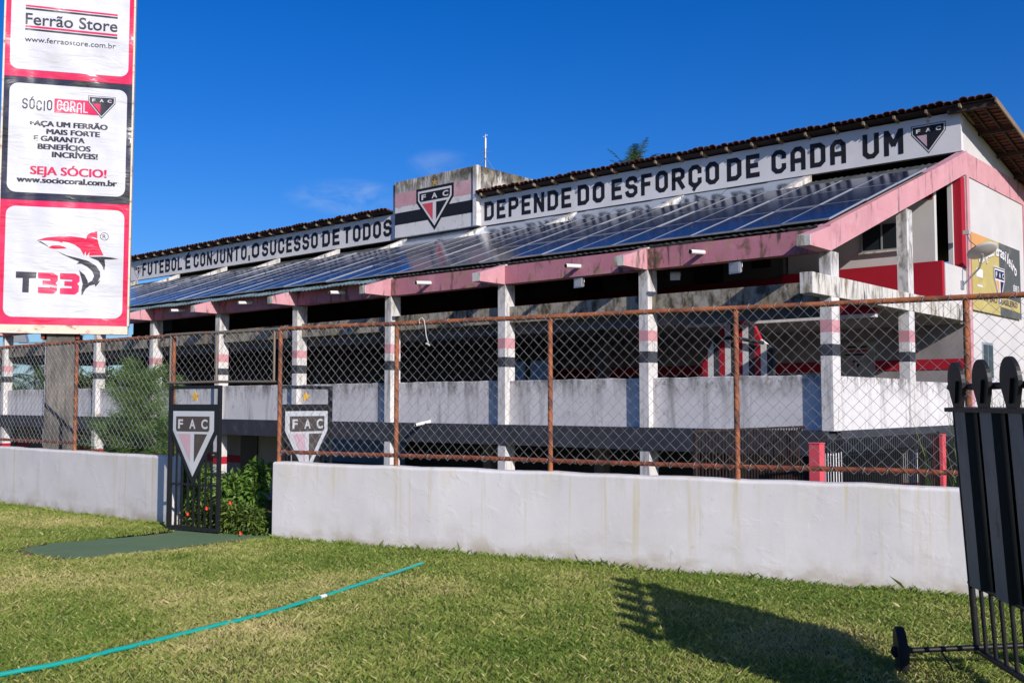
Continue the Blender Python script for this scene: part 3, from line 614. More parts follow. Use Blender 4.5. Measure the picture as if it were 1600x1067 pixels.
# ------------------------------------------------------------------ pylon sign
PS = thing('pylon_sign', 'tall red and black framed three panel sign with shark logo on a concrete post', 'sign', (-8.05, 17.95, ZG), (0, 0, R(14.8)))
zs = lambda z: z - ZG
mb = MB(); mb.hull8([(x, y, z) for z, hw in ((0, .27), (zs(3.0), .235)) for y in (.10, .50) for x in (-hw, hw)], 'concrete'); mb.build('post', PS, bevel=.02)
XL, XR, Z0, PH = -1.03, 1.12, 3.07, 2.22
mb = MB()
mb.box(XL - .01, XR + .01, .0, .16, zs(Z0 - .15), zs(Z0), 'signframe')
for x in (XL - .03, XR): mb.box(x, x + .03, -.012, .16, zs(Z0) + .001, zs(Z0 + 3 * PH), 'signframe')
mb.box(XL, XR, .05, .15, zs(Z0) + .002, zs(Z0 + 3 * PH), 'signframe')
mb.box(-.05, .0, -.015, .0, zs(Z0 - .15), zs(Z0), 'signframe')
for x in (-.3, .28): mb.box(x - .03, x + .03, .10, .5, zs(Z0 - .24), zs(Z0 - .15), 'rustdark')
mb.build('frame', PS)
def rrect(x0, x1, y0, y1, r, k=6):
    out = []
    for cx, cy, a0 in ((x1 - r, y1 - r, 0), (x0 + r, y1 - r, 90), (x0 + r, y0 + r, 180), (x1 - r, y0 + r, 270)):
        out += [(cx + r * math.cos(R(a0 + 90 * i / k)), cy + r * math.sin(R(a0 + 90 * i / k))) for i in range(k + 1)]
    return out
W_ = XR - XL
def sign_panel(i, col, rim):
    z0 = zs(Z0 + i * PH)
    fn = lambda u, v, d: (XL + u * W_, -d, z0 + v * PH)     # u to the right, v up
    mb = MB(); mb.box(XL, XR, -.004, .048, z0 + .002, z0 + PH - .002, col)
    mb.flat([((a - XL) / W_, (b - z0) / PH) for a, b in rrect(XL + rim, XR - rim * .9, z0 + .135, z0 + PH - .115, .15)], fn, .008, 'vinylwhite')
    return mb.build('sign_panel', PS), fn
# lowest panel: T33 and the shark
pn, fn = sign_panel(0, 'vinylred', .095)
def px(x, y):                                           # logo outline grid -> panel fractions
    xl = 18 - (y - 170) * .023; xr = 805 - (y - 210) * .013; u_ = (x - xl) / (xr - xl); yt = 170 + 40 * u_; yb = 957 + 11 * u_
    return u_, 1 - (y - yt) / (yb - yt)
def shape(mb, P_, mat, d=.012):
    bmx = bmesh.new(); q = [px(*a) for a in P_]
    bmx.faces.new([bmx.verts.new((a, b, 0)) for a, b in q]); bmesh.ops.triangulate(bmx, faces=bmx.faces[:]); bmx.verts.index_update()
    mb.add([fn(v.co.x, v.co.y, d) for v in bmx.verts], [[v.index for v in f.verts] for f in bmx.faces], mat); bmx.free()
mb = MB()
shape(mb, [(238, 432), (290, 416), (370, 408), (450, 408), (520, 418), (536, 424), (545, 398), (570, 384), (605, 377), (606, 420), (618, 470), (636, 508), (645, 528), (600, 529), (554, 530), (560, 505), (545, 525), (538, 530), (534, 500), (524, 528), (518, 515), (500, 485), (470, 462), (430, 446), (392, 440), (392, 452), (370, 440), (310, 434)], 'vinylred')
shape(mb, [(238, 434), (300, 470), (310, 474), (300, 466), (262, 440)], 'vinylgrey')
shape(mb, [(306, 478), (330, 465), (370, 464), (400, 472), (420, 484), (380, 485), (340, 486)], 'vinylred')
shape(mb, [(360, 502), (420, 528), (490, 545), (550, 562), (600, 592), (624, 628), (626, 660), (612, 690), (628, 682), (612, 706), (596, 722), (592, 708), (560, 716), (535, 738), (512, 780), (510, 745), (518, 705), (505, 655), (495, 620), (530, 650), (548, 685), (550, 700), (575, 685), (588, 655), (575, 625), (545, 598), (510, 580), (478, 580), (495, 566), (455, 550), (400, 525)], 'vinylgrey')
shape(mb, [(553, 536), (640, 535), (690, 540), (735, 549), (690, 553), (652, 552), (656, 590), (650, 624), (636, 590), (612, 560)], 'vinylgrey')
mb.build('shark_logo', pn); mb = MB()
# T33 in heavy block capitals
shape(mb, [(113, 628), (237, 632), (234, 672), (193, 670), (190, 760), (151, 758), (154, 669), (113, 668)], 'vinylgrey')
for dx, dy in ((0, 0), (133, 4)):
    shape(mb, [(245 + dx, 634 + dy), (340 + dx, 637 + dy), (366 + dx, 655 + dy), (366 + dx, 686 + dy), (352 + dx, 700 + dy), (363 + dx, 714 + dy), (360 + dx, 750 + dy), (338 + dx, 768 + dy), (244 + dx, 764 + dy), (246 + dx, 726 + dy), (318 + dx, 729 + dy), (318 + dx, 716 + dy), (272 + dx, 713 + dy), (273 + dx, 684 + dy), (320 + dx, 686 + dy), (320 + dx, 676 + dy), (246 + dx, 672 + dy)], 'vinylred')
mb.build('lettering', pn); mb = MB()
a0 = px(649, 410); ring = [(a0[0] + .034 * math.cos(th), a0[1] + .034 * math.sin(th) * W_ / PH) for th in np.linspace(0, 2 * math.pi, 25)[:-1]]
mb.flat(ring, fn, .010, 'vinylgrey'); mb.flat([(a0[0] + (q[0] - a0[0]) * .85, a0[1] + (q[1] - a0[1]) * .85) for q in ring], fn, .013, 'vinylwhite')
text(mb, 'R', fn, a0[0] - .013, a0[0] + .014, a0[1] - .017, a0[1] + .018, .016, 'vinylgrey', .004)
mb.build('registered_mark', pn)
# middle panel
pn, fn = sign_panel(1, 'vinylblack', .095)
def py(x, y):
    xl = 62 - (y - 485) * .058; xr = 828 - (y - 535) * .031; u_ = (x - xl) / (xr - xl); yt = 485 + 50 * u_; yb = 1238 + 40 * u_
    return u_, 1 - (y - yt) / (yb - yt)
def tline(mb, s, x0, x1, y0, y1, mat, bold=.02, d=.014):
    u0, v1 = py(x0, y0); u1, _ = py(x1, y0 + (x1 - x0) * .05); _, v0 = py(x0, y1); block_word(mb, s, lambda a, b, d_: fn(a, b * W_ / PH, d_), u0, u1, v0 * PH / W_, v1 * PH / W_, d, mat, .80) if s in ('SÓCIO', 'CORAL') else [text(mb, s, fn, u0 + e_ * .0045, u1 + e_ * .0045, v0, v1, d + .002 * e_, mat, .0) for e_ in (0, 1, 2)]
    mb.build('text_line', pn); mb.__init__()
mb = MB()
tline(mb, 'SÓCIO', 165, 342, 628, 690, 'vinylgrey', .03)
b0 = py(355, 625); b1 = py(640, 640); b2 = py(355, 712); mb.flat([(b0[0], b0[1]), (b1[0], b0[1]), (b1[0], b2[1]), (b0[0], b2[1])], fn, .011, 'vinylred'); mb.build('name_plate', pn); mb = MB()
tline(mb, 'CORAL', 370, 556, 638, 702, 'vinylwhite', .03)
cc = py(637, 610); gfn = lambda a, b, d: fn(a, b * W_ / PH, d)
crest(mb, gfn, cc[0] + .005, cc[1] * PH / W_, .215, .19, ('vinylgrey', 'vinylwhite', 'vinylgrey', 'vinylgrey', 'vinylred', 'vinylgrey', 'vinylwhite'), False, d0=.016); mb.build('crest', pn); mb = MB()
tline(mb, 'FAÇA UM FERRÃO', 205, 668, 757, 790, 'vinylgrey', .012); tline(mb, 'MAIS FORTE', 302, 620, 810, 843, 'vinylgrey', .012)
tline(mb, 'E GARANTA', 225, 527, 850, 883, 'vinylgrey', .012); tline(mb, 'BENEFÍCIOS', 248, 562, 900, 934, 'vinylgrey', .012)
tline(mb, 'INCRÍVEIS!', 332, 605, 950, 985, 'vinylgrey', .012); tline(mb, 'SEJA SÓCIO!', 200, 658, 1036, 1088, 'vinylred', .02)
tline(mb, 'www.sociocoral.com.br', 118, 722, 1096, 1134, 'vinylgrey', .012)
# upper panel (partly out of the frame)
pn, fn = sign_panel(2, 'vinylred', .085)
mb = MB()
for v0, v1, mat in ((.555, .570, 'vinylgrey'), (.578, .592, 'vinylred'), (.385, .400, 'vinylgrey'), (.408, .424, 'vinylred')):
    mb.flat([(.15, v0), (.87, v0 - .012), (.87, v1 - .012), (.15, v1)], fn, .012, mat)
mb.build('ruled_lines', pn); mb = MB(); text(mb, 'Ferrão Store', fn, .15, .87, .432, .530, .014, 'vinylgrey', .012); mb.build('text_line', pn); mb = MB()
text(mb, 'www.ferraostore.com.br', fn, .15, .86, .290, .335, .014, 'vinylgrey', .004)
mb.build('text_line', pn)

# ------------------------------------------------------------------ grandstand
GS = thing('grandstand_building', 'white, pink and black two storey stadium grandstand with a tiled roof and painted slogan', 'building', (BX, BY, ZG), (0, 0, BROT))
LOCB = (0, .5, -ZG + .2); LOCW = (0, .5, -ZG)
LOC = (0, 0, -ZG)                                        # parts are modelled with world heights
def part(mb, name, parent=GS, label=None, bevel=0, loc=LOC): return mb.build(name, parent, loc if parent is GS else (0, 0, 0), (0, 0, 0), label, bevel)
BAY = 4.61; NB = 11; LEN = BAY * NB
SL = .358; roofz = lambda s: 5.47 + SL * s              # top of the rafters
# columns with painted bands
def column_mesh(x, y0, y1, wd, top):
    mb = MB(); bands = [(ZG, -1.06, 'white'), (-1.06, -.83, 'blackband'), (-.83, -.53, 'white'), (-.53, -.25, 'red'), (-.25, .55, 'white'), (1.1, 2.67, 'white'), (2.67, 2.93, 'blackband'), (2.93, 3.17, 'white'), (3.17, 3.43, 'pinklite'), (3.43, top, 'white')]
    jt = {z: z + random.uniform(-.018, .018) for bnd in bands for z in bnd[:2]}; jt.update({ZG: ZG, top: top, .55: .55, 1.1: 1.1})
    bands = [(jt[a], jt[b], m_) for a, b, m_ in bands]
    for a, b, m_ in bands: mb.box(x - wd / 2, x + wd / 2, y0, y1, a, b, m_)
    return mb
for k in range(NB + 1): part(column_mesh(-k * BAY, -.12, .28, .26, 4.90), 'column')
part(column_mesh(0, 4.35, 4.72, .26, 6.45), 'column', label='white column carrying the open right end of the roof')
# balustrade panels, black band beams, upper slab edge, dark soffit beams, pink eave beams
for k in range(NB):
    x1 = -k * BAY - .13; x0 = -(k + 1) * BAY + .13
    mb = MB(); n = 14; vs = []
    for i in range(n + 1):
        x = x0 + (x1 - x0) * i / n; z = 2.29 + random.uniform(-.012, .012)
        vs += [(x, .07, 1.10), (x, .07, z - .015), (x, .09, z), (x, .21, z), (x, .22, 1.10)]
    mb.add(vs, [(i * 5 + j, i * 5 + j + 1, i * 5 + 6 + j, i * 5 + 5 + j) for i in range(n) for j in range(4)], 'balus'); part(mb, 'balustrade')
    mb = MB(); mb.box(x0, x1, .06, .30, 3.86, 4.30, 'moss'); part(mb, 'upper_slab_edge')
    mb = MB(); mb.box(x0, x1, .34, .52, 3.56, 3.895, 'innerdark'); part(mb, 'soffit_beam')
    mb = MB(); mb.box(x0 - .06, x1 + .06, -.125, .20, 4.905, roofz(-.13) - .02, 'pink'); part(mb, 'eave_beam')
    mb = MB(); mb.box(-(k + 1) * BAY, -k * BAY, -.145, .26, .56, 1.095, 'blackband'); part(mb, 'black_band_beam')
# rafters: a wedge out over the front and a long sloping beam up to the slogan wall
def rafter(wd, mats, s1=9.1, dtop=0.0):
    mb = MB(); h = wd / 2
    lo, hi = mats
    P_ = [(-1.12, 4.90), (-.13, 4.895), (-.13, roofz(-.13)), (-1.12, 5.13)]
    mb.prism(P_, lambda a, b, d: (d, a, b), -h, h, lo)
    P_ = [(-.125, 4.895), (s1, 8.14), (s1, roofz(s1) + .05), (7.2, roofz(7.2) - .06 + dtop), (-.125, roofz(-.13) + dtop * .5)]
    mb.prism(P_, lambda a, b, d: (d, a, b), -h, h, hi)
    mb.box(-h - .004, h + .004, -1.135, -1.121, 4.90, 5.13, 'dirtywhite'); return mb
r0 = part(rafter(.30, ('pinklite', 'pinklite'), dtop=.08), 'rafter', label='pink sloping end beam of the roof', bevel=.01)
r1 = part(rafter(.26, ('pinklite', 'dirtywhite')), 'rafter'); r1.location = (-BAY, 0, -ZG)
for k in range(2, NB + 1): c = inst(r1); c.parent = GS; c.location = (-k * BAY, 0, -ZG)
# end slab beam cantilevered at the right end, and right end balustrade
mb = MB(); mb.box(-.14, .14, -1.05, 9.10, 3.93, 4.37, 'dirtywhite'); part(mb, 'end_slab_beam', bevel=.01)
mb = MB(); mb.box(-.06, .08, .30, 4.34, 1.10, 2.26, 'balus'); mb.box(-.06, .08, 4.73, 9.16, 1.10, 2.22, 'balus'); part(mb, 'balustrade')
mb = MB(); mb.box(-.10, .12, .29, 9.16, .56, 1.095, 'blackband'); part(mb, 'black_band_beam')
# floors
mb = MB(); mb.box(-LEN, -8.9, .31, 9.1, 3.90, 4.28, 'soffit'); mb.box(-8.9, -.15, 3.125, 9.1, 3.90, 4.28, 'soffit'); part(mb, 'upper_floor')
mb = MB(); mb.box(-LEN, -.11, .31, 9.1, .80, 1.08, 'floor'); part(mb, 'lower_floor')
# back walls
mb = MB(); mb.box(-47.5, -.02, 8.62, 8.86, .80, 3.90, 'inner'); part(mb, 'back_wall', loc=LOCW)
mb = MB(); mb.box(-44, -.06, 8.60, 8.615, 2.63, 2.93, 'red'); part(mb, 'wall_stripe', loc=LOCW)
mb = MB(); mb.box(-.02, .0, 8.86, 9.0, .8, 4.3, 'clean'); part(mb, 'wall_return', loc=LOCW)
mb = MB(); mb.box(-43, -4.6, 7.30, 7.5, 4.285, 8.0, 'innerdark'); mb.box(-4.6, -.30, 7.62, 7.8, 4.285, 8.06, 'clean'); mb.box(-.295, -.17, 8.7, 8.9, 4.285, 8.0, 'clean'); part(mb, 'upper_back_wall')  # white end bay; the long stretch has its shade painted into the wall colour
mb = MB(); mb.box(-43, -4.6, 7.22, 7.295, 4.285, 5.40, 'shadedred'); mb.box(-4.6, .0, 7.22, 7.40, 4.285, 5.48, 'red'); part(mb, 'upper_parapet')  # same red band, darkened in colour for the shade left of the end bay
mb = MB(); mb.box(-.10, .02, 7.41, 9.16, 4.38, 5.44, 'clean'); part(mb, 'upper_parapet', label='cream return of the red upper parapet')
mb = MB(); mb.box(-.16, .05, 8.78, 9.12, 5.45, 8.02, 'red'); part(mb, 'corner_pillar', label='red corner pillar under the end beam')
mb = MB(); mb.box(-1.5, -.32, 7.60, 7.615, 7.25, 7.95, 'lattice')
for i in range(11):
    for j in range(6): mb.box(-1.46 + i * .105, -1.40 + i * .105, 7.594, 7.599, 7.29 + j * .105, 7.35 + j * .105, 'void')
part(mb, 'clay_lattice')
# window on the upper wall
def window(x0, x1, y, z0, z1, fr='alu', mull=1, parent=GS, name='window'):
    mb = MB(); t_ = .045
    mb.box(x0, x0 + t_, y - .04, y, z0, z1, fr); mb.box(x1 - t_, x1, y - .04, y, z0, z1, fr); mb.box(x0 + t_, x1 - t_, y - .04, y, z0, z0 + t_, fr); mb.box(x0 + t_, x1 - t_, y - .04, y, z1 - t_, z1, fr)
    for i in range(mull): xm = x0 + (x1 - x0) * (i + 1) / (mull + 1); mb.box(xm - .02, xm + .02, y - .035, y, z0 + t_, z1 - t_, fr)
    o = part(mb, name, parent); g_ = MB(); g_.box(x0 + t_, x1 - t_, y - .015, y - .003, z0 + t_, z1 - t_, 'glass'); part(g_, 'pane', o)
    s_ = MB(); s_.box(x0 - .05, x1 + .05, y - .09, y - .041, z0 - .05, z0, 'dirtywhite'); part(s_, 'sill', o); return o
window(-2.35, -1.15, 7.615, 5.95, 6.75)
# openings of the dim upper gallery
for k in range(8):
    xo = -6.6 - k * BAY
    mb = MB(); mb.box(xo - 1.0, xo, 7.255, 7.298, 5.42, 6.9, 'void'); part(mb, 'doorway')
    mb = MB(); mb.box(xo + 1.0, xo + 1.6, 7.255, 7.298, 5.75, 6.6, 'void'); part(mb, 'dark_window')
# interior of the lower gallery: inner columns, dark partitions, doors
mb = MB(); mb.box(-30, -5.6, 8.585, 8.598, 1.09, 2.62, 'shadedred'); part(mb, 'dado', loc=LOCW)
for k in range(1, 10):
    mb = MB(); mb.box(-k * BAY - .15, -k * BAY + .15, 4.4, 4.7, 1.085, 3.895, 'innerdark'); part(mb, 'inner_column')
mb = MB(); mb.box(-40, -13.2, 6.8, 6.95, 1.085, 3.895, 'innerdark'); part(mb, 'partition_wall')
for k in range(7):
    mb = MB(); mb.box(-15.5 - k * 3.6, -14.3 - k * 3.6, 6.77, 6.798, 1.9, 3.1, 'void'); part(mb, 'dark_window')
for x0, x1 in ((-13.05, -12.95), (-12.85, -12.72), (-12.65, -12.1), (-11.85, -10.95)):
    mb = MB(); mb.box(x0, x1, 4.2, 4.25, 1.085, 3.02, 'blueglass'); part(mb, 'blue_door')
# notice door with a small crest on the end bay's back wall
mb = MB(); mb.box(-3.72, -2.6, 8.55, 8.598, 1.6, 3.50, 'soffit'); nd = part(mb, 'notice_door', loc=LOCW)
mb = MB(); f2 = lambda a, b, d: (a, 8.55 - d, b); crest(mb, f2, -3.16, 3.0, .40, .40, ('signw', 'signk', 'signw', 'signk', 'red', 'signk', 'signw'), False, d0=.003)
for i, z in enumerate((3.36, 3.24, 3.13)): mb.box(-3.5, -2.82, 8.546, 8.549, z - .03, z + .02, 'signk' if i != 1 else 'red')
part(mb, 'poster', nd)
# striped stair parapet in the end bays
mb = MB(); xs_ = np.linspace(-4.55, -2.55, 13); zt = lambda x: np.interp(x, [-4.55, -3.95, -3.05, -3.0, -2.55], [2.75, 3.72, 3.62, 3.36, 3.02])
for i in range(12):
    a, b = xs_[i], xs_[i + 1]; m_ = ['red', 'signw', 'blackband'][i % 3]
    mb.hull8([(a, 2.5, 1.085), (b, 2.5, 1.085), (a, 2.62, 1.085), (b, 2.62, 1.085), (a, 2.5, zt(a)), (b, 2.5, zt(b)), (a, 2.62, zt(a)), (b, 2.62, zt(b))], m_)
part(mb, 'stair_parapet')
mb = MB(); mb.tube([(-4.25, 2.40, 3.38), (-3.4, 2.40, 3.30), (-2.75, 2.40, 3.17)], .045, 'blackband', 8); part(mb, 'stair_handrail')
mb = MB(); mb.box(-4.15, -3.95, 2.75, 2.95, 1.085, 3.895, 'signw'); mb.box(-3.75, -3.55, 2.72, 2.95, 1.085, 3.895, 'red'); part(mb, 'inner_column', label='white and red posts beside the striped stair')
mb = MB(); mb.box(-5.3, -.16, 2.98, 3.12, 3.80, 4.275, 'red'); mb.box(-5.3, -.16, 2.975, 3.12, 3.71, 3.797, 'signw'); part(mb, 'red_lintel')
# ground floor
mb = MB(); mb.box(-25.6, -21.3, 3.2, 3.4, ZG, .80, 'beige'); mb.box(-LEN, -25.61, 3.2, 3.4, ZG, .80, 'inner'); mb.box(-21.29, -.2, 7.5, 7.7, ZG, .8, 'innerdark'); part(mb, 'ground_floor_wall')
mb = MB(); mb.box(-LEN, -25.7, 3.17, 3.199, -.75, -.45, 'red'); part(mb, 'wall_stripe')
for k in range(8):
    xo = -21.45 - k * 3.75
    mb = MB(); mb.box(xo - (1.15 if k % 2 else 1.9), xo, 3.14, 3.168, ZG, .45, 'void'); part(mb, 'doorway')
for k in range(1, 4):
    mb = MB(); mb.box(-k * BAY - .18, -k * BAY + .18, 4.3, 4.6, ZG, .8, 'inner'); mb.box(-k * BAY - .185, -k * BAY + .185, 4.295, 4.605, -.9, -.5, 'shadedred'); part(mb, 'inner_column')
# roof sheets under the panels
def sheet(x0, x1, s0, s1, dz, mat, name, amp=.02, wave=0.0):
    mb = MB(); n = int((x1 - x0) / .09); vs = []
    for i in range(n + 1):
        x = x0 + (x1 - x0) * i / n; a = amp * math.cos(i * math.pi * .9) + wave * math.sin(x * 2.3) * .6
        for s_ in (s0, s1): vs += [(x, s_, roofz(s_) + dz + a + (wave * .6 * math.sin(x * 1.1) if s_ == s0 else 0)), (x, s_, roofz(s_) + dz + a - .014)]
    mb.add(vs, [(i * 4, i * 4 + 4, i * 4 + 6, i * 4 + 2) for i in range(n)] + [(i * 4 + 1, i * 4 + 3, i * 4 + 7, i * 4 + 5) for i in range(n)] + [(i * 4, i * 4 + 1, i * 4 + 5, i * 4 + 4) for i in range(n)], mat); part(mb, name)
sheet(-LEN, .12, -.05, 6.0, .03, 'fibro', 'roof_sheet'); sheet(-LEN, -14.0, -.50, -.11, .035, 'fibroedge', 'eave_sheet', wave=.025)
sheet(-4.5, .1, 6.01, 9.08, -.16, 'fibro', 'roof_sheet'); sheet(-23.5, -4.5, 6.01, 8.1, -.2, 'fibro', 'roof_sheet')
for k in range(13):
    xa, xb = -23.5 + k * 1.462, -23.5 + (k + 1) * 1.462 - .012; mb = MB(); dz = random.uniform(-.015, .015)
    mb.hull8([(x_, s_, z_ + d_ + dz) for d_ in (-.006, 0) for (s_, z_) in ((8.02, 8.10), (9.08, 8.76)) for x_ in (xa, xb)], 'sheet'); part(mb, 'zinc_flashing')
pass; sheet(-LEN, -23.0, 6.01, 9.08, -.16, 'fibro', 'roof_sheet')
# slogan walls
fs_ = lambda a, b, d: (-a * -1, 8.60 - d, b)             # a = local x, b = height
def slogan(x0, x1, words, cr):
    mb = MB(); mb.box(x0, x1, 8.60, 8.80, 8.60, 9.74, 'signw'); o = part(mb, 'slogan_wall', loc=LOCB)
    mb = MB()
    for wd, t0, t1 in words: block_word(mb, wd, fs_, -t0, -t1, 8.79, 9.55, .006, 'signk')
    part(mb, 'lettering', o)
    mb = MB(); crest(mb, fs_, *cr); part(mb, 'crest', o)
K1 = ('signk', 'signw', 'signk', 'signk', 'gatepink', 'signk', 'signw')
slogan(-18.85, .0, [('DEPENDE', 18.42, 13.98), ('DO', 13.68, 12.44), ('ESFORÇO', 12.13, 7.73), ('DE', 7.44, 6.25), ('CADA', 5.83, 3.36), ('UM', 2.84, 1.62)], (-.90, 9.54, .98, .86, K1))
slogan(-47.1, -23.58, [('FUTEBOL', 45.45, 41.16), ('É', 40.83, 40.30), ('CONJUNTO,', 39.99, 34.71), ('O', 34.54, 33.90), ('SUCESSO', 33.66, 29.17), ('DE', 28.84, 27.56), ('TODOS', 27.28, 23.98)], (-46.0, 9.44, .90, .76, ('signk', 'signw', 'signw', 'signk', 'signw', 'signk', 'signw'), False))
# emblem block between the slogans
mb = MB(); mb.box(-23.58, -18.85, 8.42, 14.6, 8.62, 11.08, 'block'); mb.box(-23.80, -23.58, 8.50, 8.9, 8.62, 11.0, 'block'); mb.box(-18.85, -18.63, 8.36, 8.62, 8.62, 11.09, 'block'); mb.box(-18.848, -18.65, 8.63, 14.6, 8.62, 11.075, 'blockside'); eb = part(mb, 'emblem_block', bevel=.012, loc=LOCB)
mb = MB(); fe = lambda a, b, d: (a, 8.42 - d, b)
for z0, z1, m_ in ((9.95, 10.55, 'bandpink'), (9.18, 9.70, 'signk')): mb.flat([(-23.57, z0), (-18.86, z0), (-18.86, z1), (-23.57, z1)], fe, .003, m_)
part(mb, 'painted_band', eb)
mb = MB(); crest(mb, fe, -21.1, 10.57, 2.25, 1.86, ('signk', 'signk', 'signw', 'signk', 'redpost', 'signk', 'signw'), True, d0=.007); part(mb, 'crest', eb)
# right side wall with pink band and falling gable
mb = MB(); gz = lambda s: 9.70 - .19 * (s - 8.8)
mb.prism([(8.805, ZG), (21.6, ZG), (21.6, gz(21.6)), (8.805, gz(8.805))], lambda a, b, d: (d, a, b), -.22, .0, 'clean'); sw = part(mb, 'side_wall', loc=LOCB)
mb = MB(); mb.box(.0, .03, 8.60, 21.6, 7.94, 8.62, 'pinklite'); part(mb, 'side_band', loc=LOCB)
mb = MB(); mb.box(.0, .05, 8.82, 9.05, ZG, 7.935, 'pinklite'); part(mb, 'pilaster', loc=LOCB); mb = MB(); mb.box(.0, .05, 14.6, 14.85, ZG, 7.935, 'pinklite'); part(mb, 'pilaster', loc=LOCB)
mb = MB(); mb.box(.005, .03, 10.1, 11.1, 2.35, 3.45, 'alu'); swn = part(mb, 'window', loc=(0, .35, -ZG)); mb = MB(); mb.box(.031, .037, 10.16, 10.56, 2.42, 3.38, 'glass'); mb.box(.031, .037, 10.62, 11.04, 2.42, 3.38, 'glass'); part(mb, 'pane', swn)
mb = MB(); mb.box(-LEN + 4, -.22, 21.4, 21.6, ZG, 7.2, 'clean'); part(mb, 'rear_wall')
# tiled roof falling to the back, with the ragged row of tile ends along the front
def tile_roof(x0, x1, s0, s1, name):
    pit = .215; n = int((x1 - x0) / pit); tz = lambda s_: 9.92 - .19 * (s_ - 8.25); mb = MB(); SG = 6
    for i in range(n):
        xc = x0 + (i + .5) * pit; ds = random.uniform(-.05, .05); dz = random.uniform(-.012, .02)
        rows = [(s0 + ds, dz), (s0 + ds + .5, dz + .02)] + [(s0 + .55, .0), (s1, 0)]
        vs = []
        for s_, d_ in rows:
            for k in range(SG + 1):
                th = math.pi * k / SG; vs.append((xc - pit * .56 * math.cos(th), s_, tz(s_) + d_ + .085 * math.sin(th)))
        mb.add(vs, [(j * (SG + 1) + k, j * (SG + 1) + k + 1, (j + 1) * (SG + 1) + k + 1, (j + 1) * (SG + 1) + k) for j in range(3) for k in range(SG)], 'tile', True)
        vs2 = [(a, b, c - .020 if True else c) for a, b, c in vs[:SG + 1]]
        mb.add(vs[:SG + 1] + vs2, [(k, k + 1, SG + 2 + k, SG + 1 + k) for k in range(SG)], 'tile')
    mb.hull8([(x, s_, tz(s_) + d_) for d_ in (-.05, -.012) for s_ in (s0 + .12, s1) for x in (x0 + .03, x1 - .03)], 'timber')
    o = part(mb, name, loc=LOCB)
    mb = MB(); k = int((x1 - x0) / .92)
    for i in range(k):
        xc = x0 + .3 + i * .92
        mb.hull8([(x, s_, tz(s_) + d_) for d_ in (-.15, -.052) for s_ in (s0 + .02, s0 + 1.3) for x in (xc - .03, xc + .03)], 'timberlite')
    part(mb, 'rafter_ends', o); return o, tz
tr, tz = tile_roof(-18.62, 1.05, 8.22, 21.9, 'tile_roof'); tile_roof(-47.6, -23.81, 8.22, 21.9, 'tile_roof')
mb = MB()
for s_ in (8.45, 10.2, 12.0, 13.8, 15.6, 17.4): mb.box(-.3, .98, s_ - .06, s_ + .06, tz(s_) - .21, tz(s_) - .055, 'timber')
for x in (.28, .62): mb.hull8([(xx, s_, tz(s_) + d_) for d_ in (-.12, -.052) for s_ in (8.6, 21.6) for xx in (x - .03, x + .03)], 'timber')
mb.hull8([(xx, s_, tz(s_) + d_) for d_ in (-.17, -.02) for s_ in (8.3, 21.9) for xx in (1.0, 1.04)], 'timberlite'); part(mb, 'purlins', tr)
# visible clay undersides between the purlins of the verge
mb = MB()
for i in range(58):
    s_ = 8.5 + i * .23
    mb.box(.02, .99, s_, s_ + .19, tz(s_) - .075 - (i % 2) * .012, tz(s_) - .056, 'tile')
part(mb, 'tile_underside', tr)
# spouts
for t_ in (2.93, 6.54, 12.0, 15.9, 20.9, 25.3, 29.6, 34.2, 38.9, 43.4):
    mb = MB(); P_ = [(-t_, -.12, 5.16), (-t_ - .02, -.68, 5.12)]; mb.tube(P_, .055, 'pvc', 12, False); mb.tube([(-t_, -.12, 5.16), (-t_ - .02, -.68, 5.12)], .047, 'void', 12); part(mb, 'drain_spout')
mb = MB(); mb.tube([(-12.2, .08, 1.14), (-12.25, -.45, 1.05)], .05, 'pvc', 12, False); mb.tube([(-12.2, .08, 1.14), (-12.25, -.445, 1.05)], .042, 'void', 12); part(mb, 'drain_spout', label='spout poking out at the foot of the balustrade')

# ------------------------------------------------------------------ solar panels
TILT = math.atan(SL); cr_, sr_ = math.cos(TILT), math.sin(TILT)
PWD, PLN = 1.115, 2.11
def solar(label):
    o = thing('solar_panel', label, 'solar panel', (0, 0, 0), (TILT, 0, BROT), 'solar panels on the sloping grandstand roof')
    mb = MB(); f = .022
    mb.box(0, PWD, 0, f, -.035, .004, 'alu'); mb.box(0, PWD, PLN - f, PLN, -.035, .004, 'alu'); mb.box(0, f, f, PLN - f, -.035, .004, 'alu'); mb.box(PWD - f, PWD, f, PLN - f, -.035, .004, 'alu'); mb.build('frame', o)
    mb = MB(); mb.box(f, PWD - f, f, PLN - f, -.012, .0, 'solar'); mb.build('glass', o); return o
LAB = ['dark blue solar panel in the lowest row, along the eave of the grandstand roof', 'dark blue solar panel in the middle row of the grandstand roof', 'dark blue solar panel in the top row, just below the painted slogan']
P0_ = solar(LAB[0]); first = True
for row in range(3):
    for i in range(41):
        x = .10 - (i + 1) * 1.135; s_ = -.04 + row * 2.14 * cr_
        o = P0_ if first else inst(P0_); first = False
        o['label'] = LAB[row]
        z = roofz(s_) + .15 + random.uniform(-.012, .012); q = bw(x, s_); o.location = (q.x, q.y, z)
        o.rotation_euler = (TILT + random.uniform(-.003, .003), random.uniform(-.003, .003), BROT)

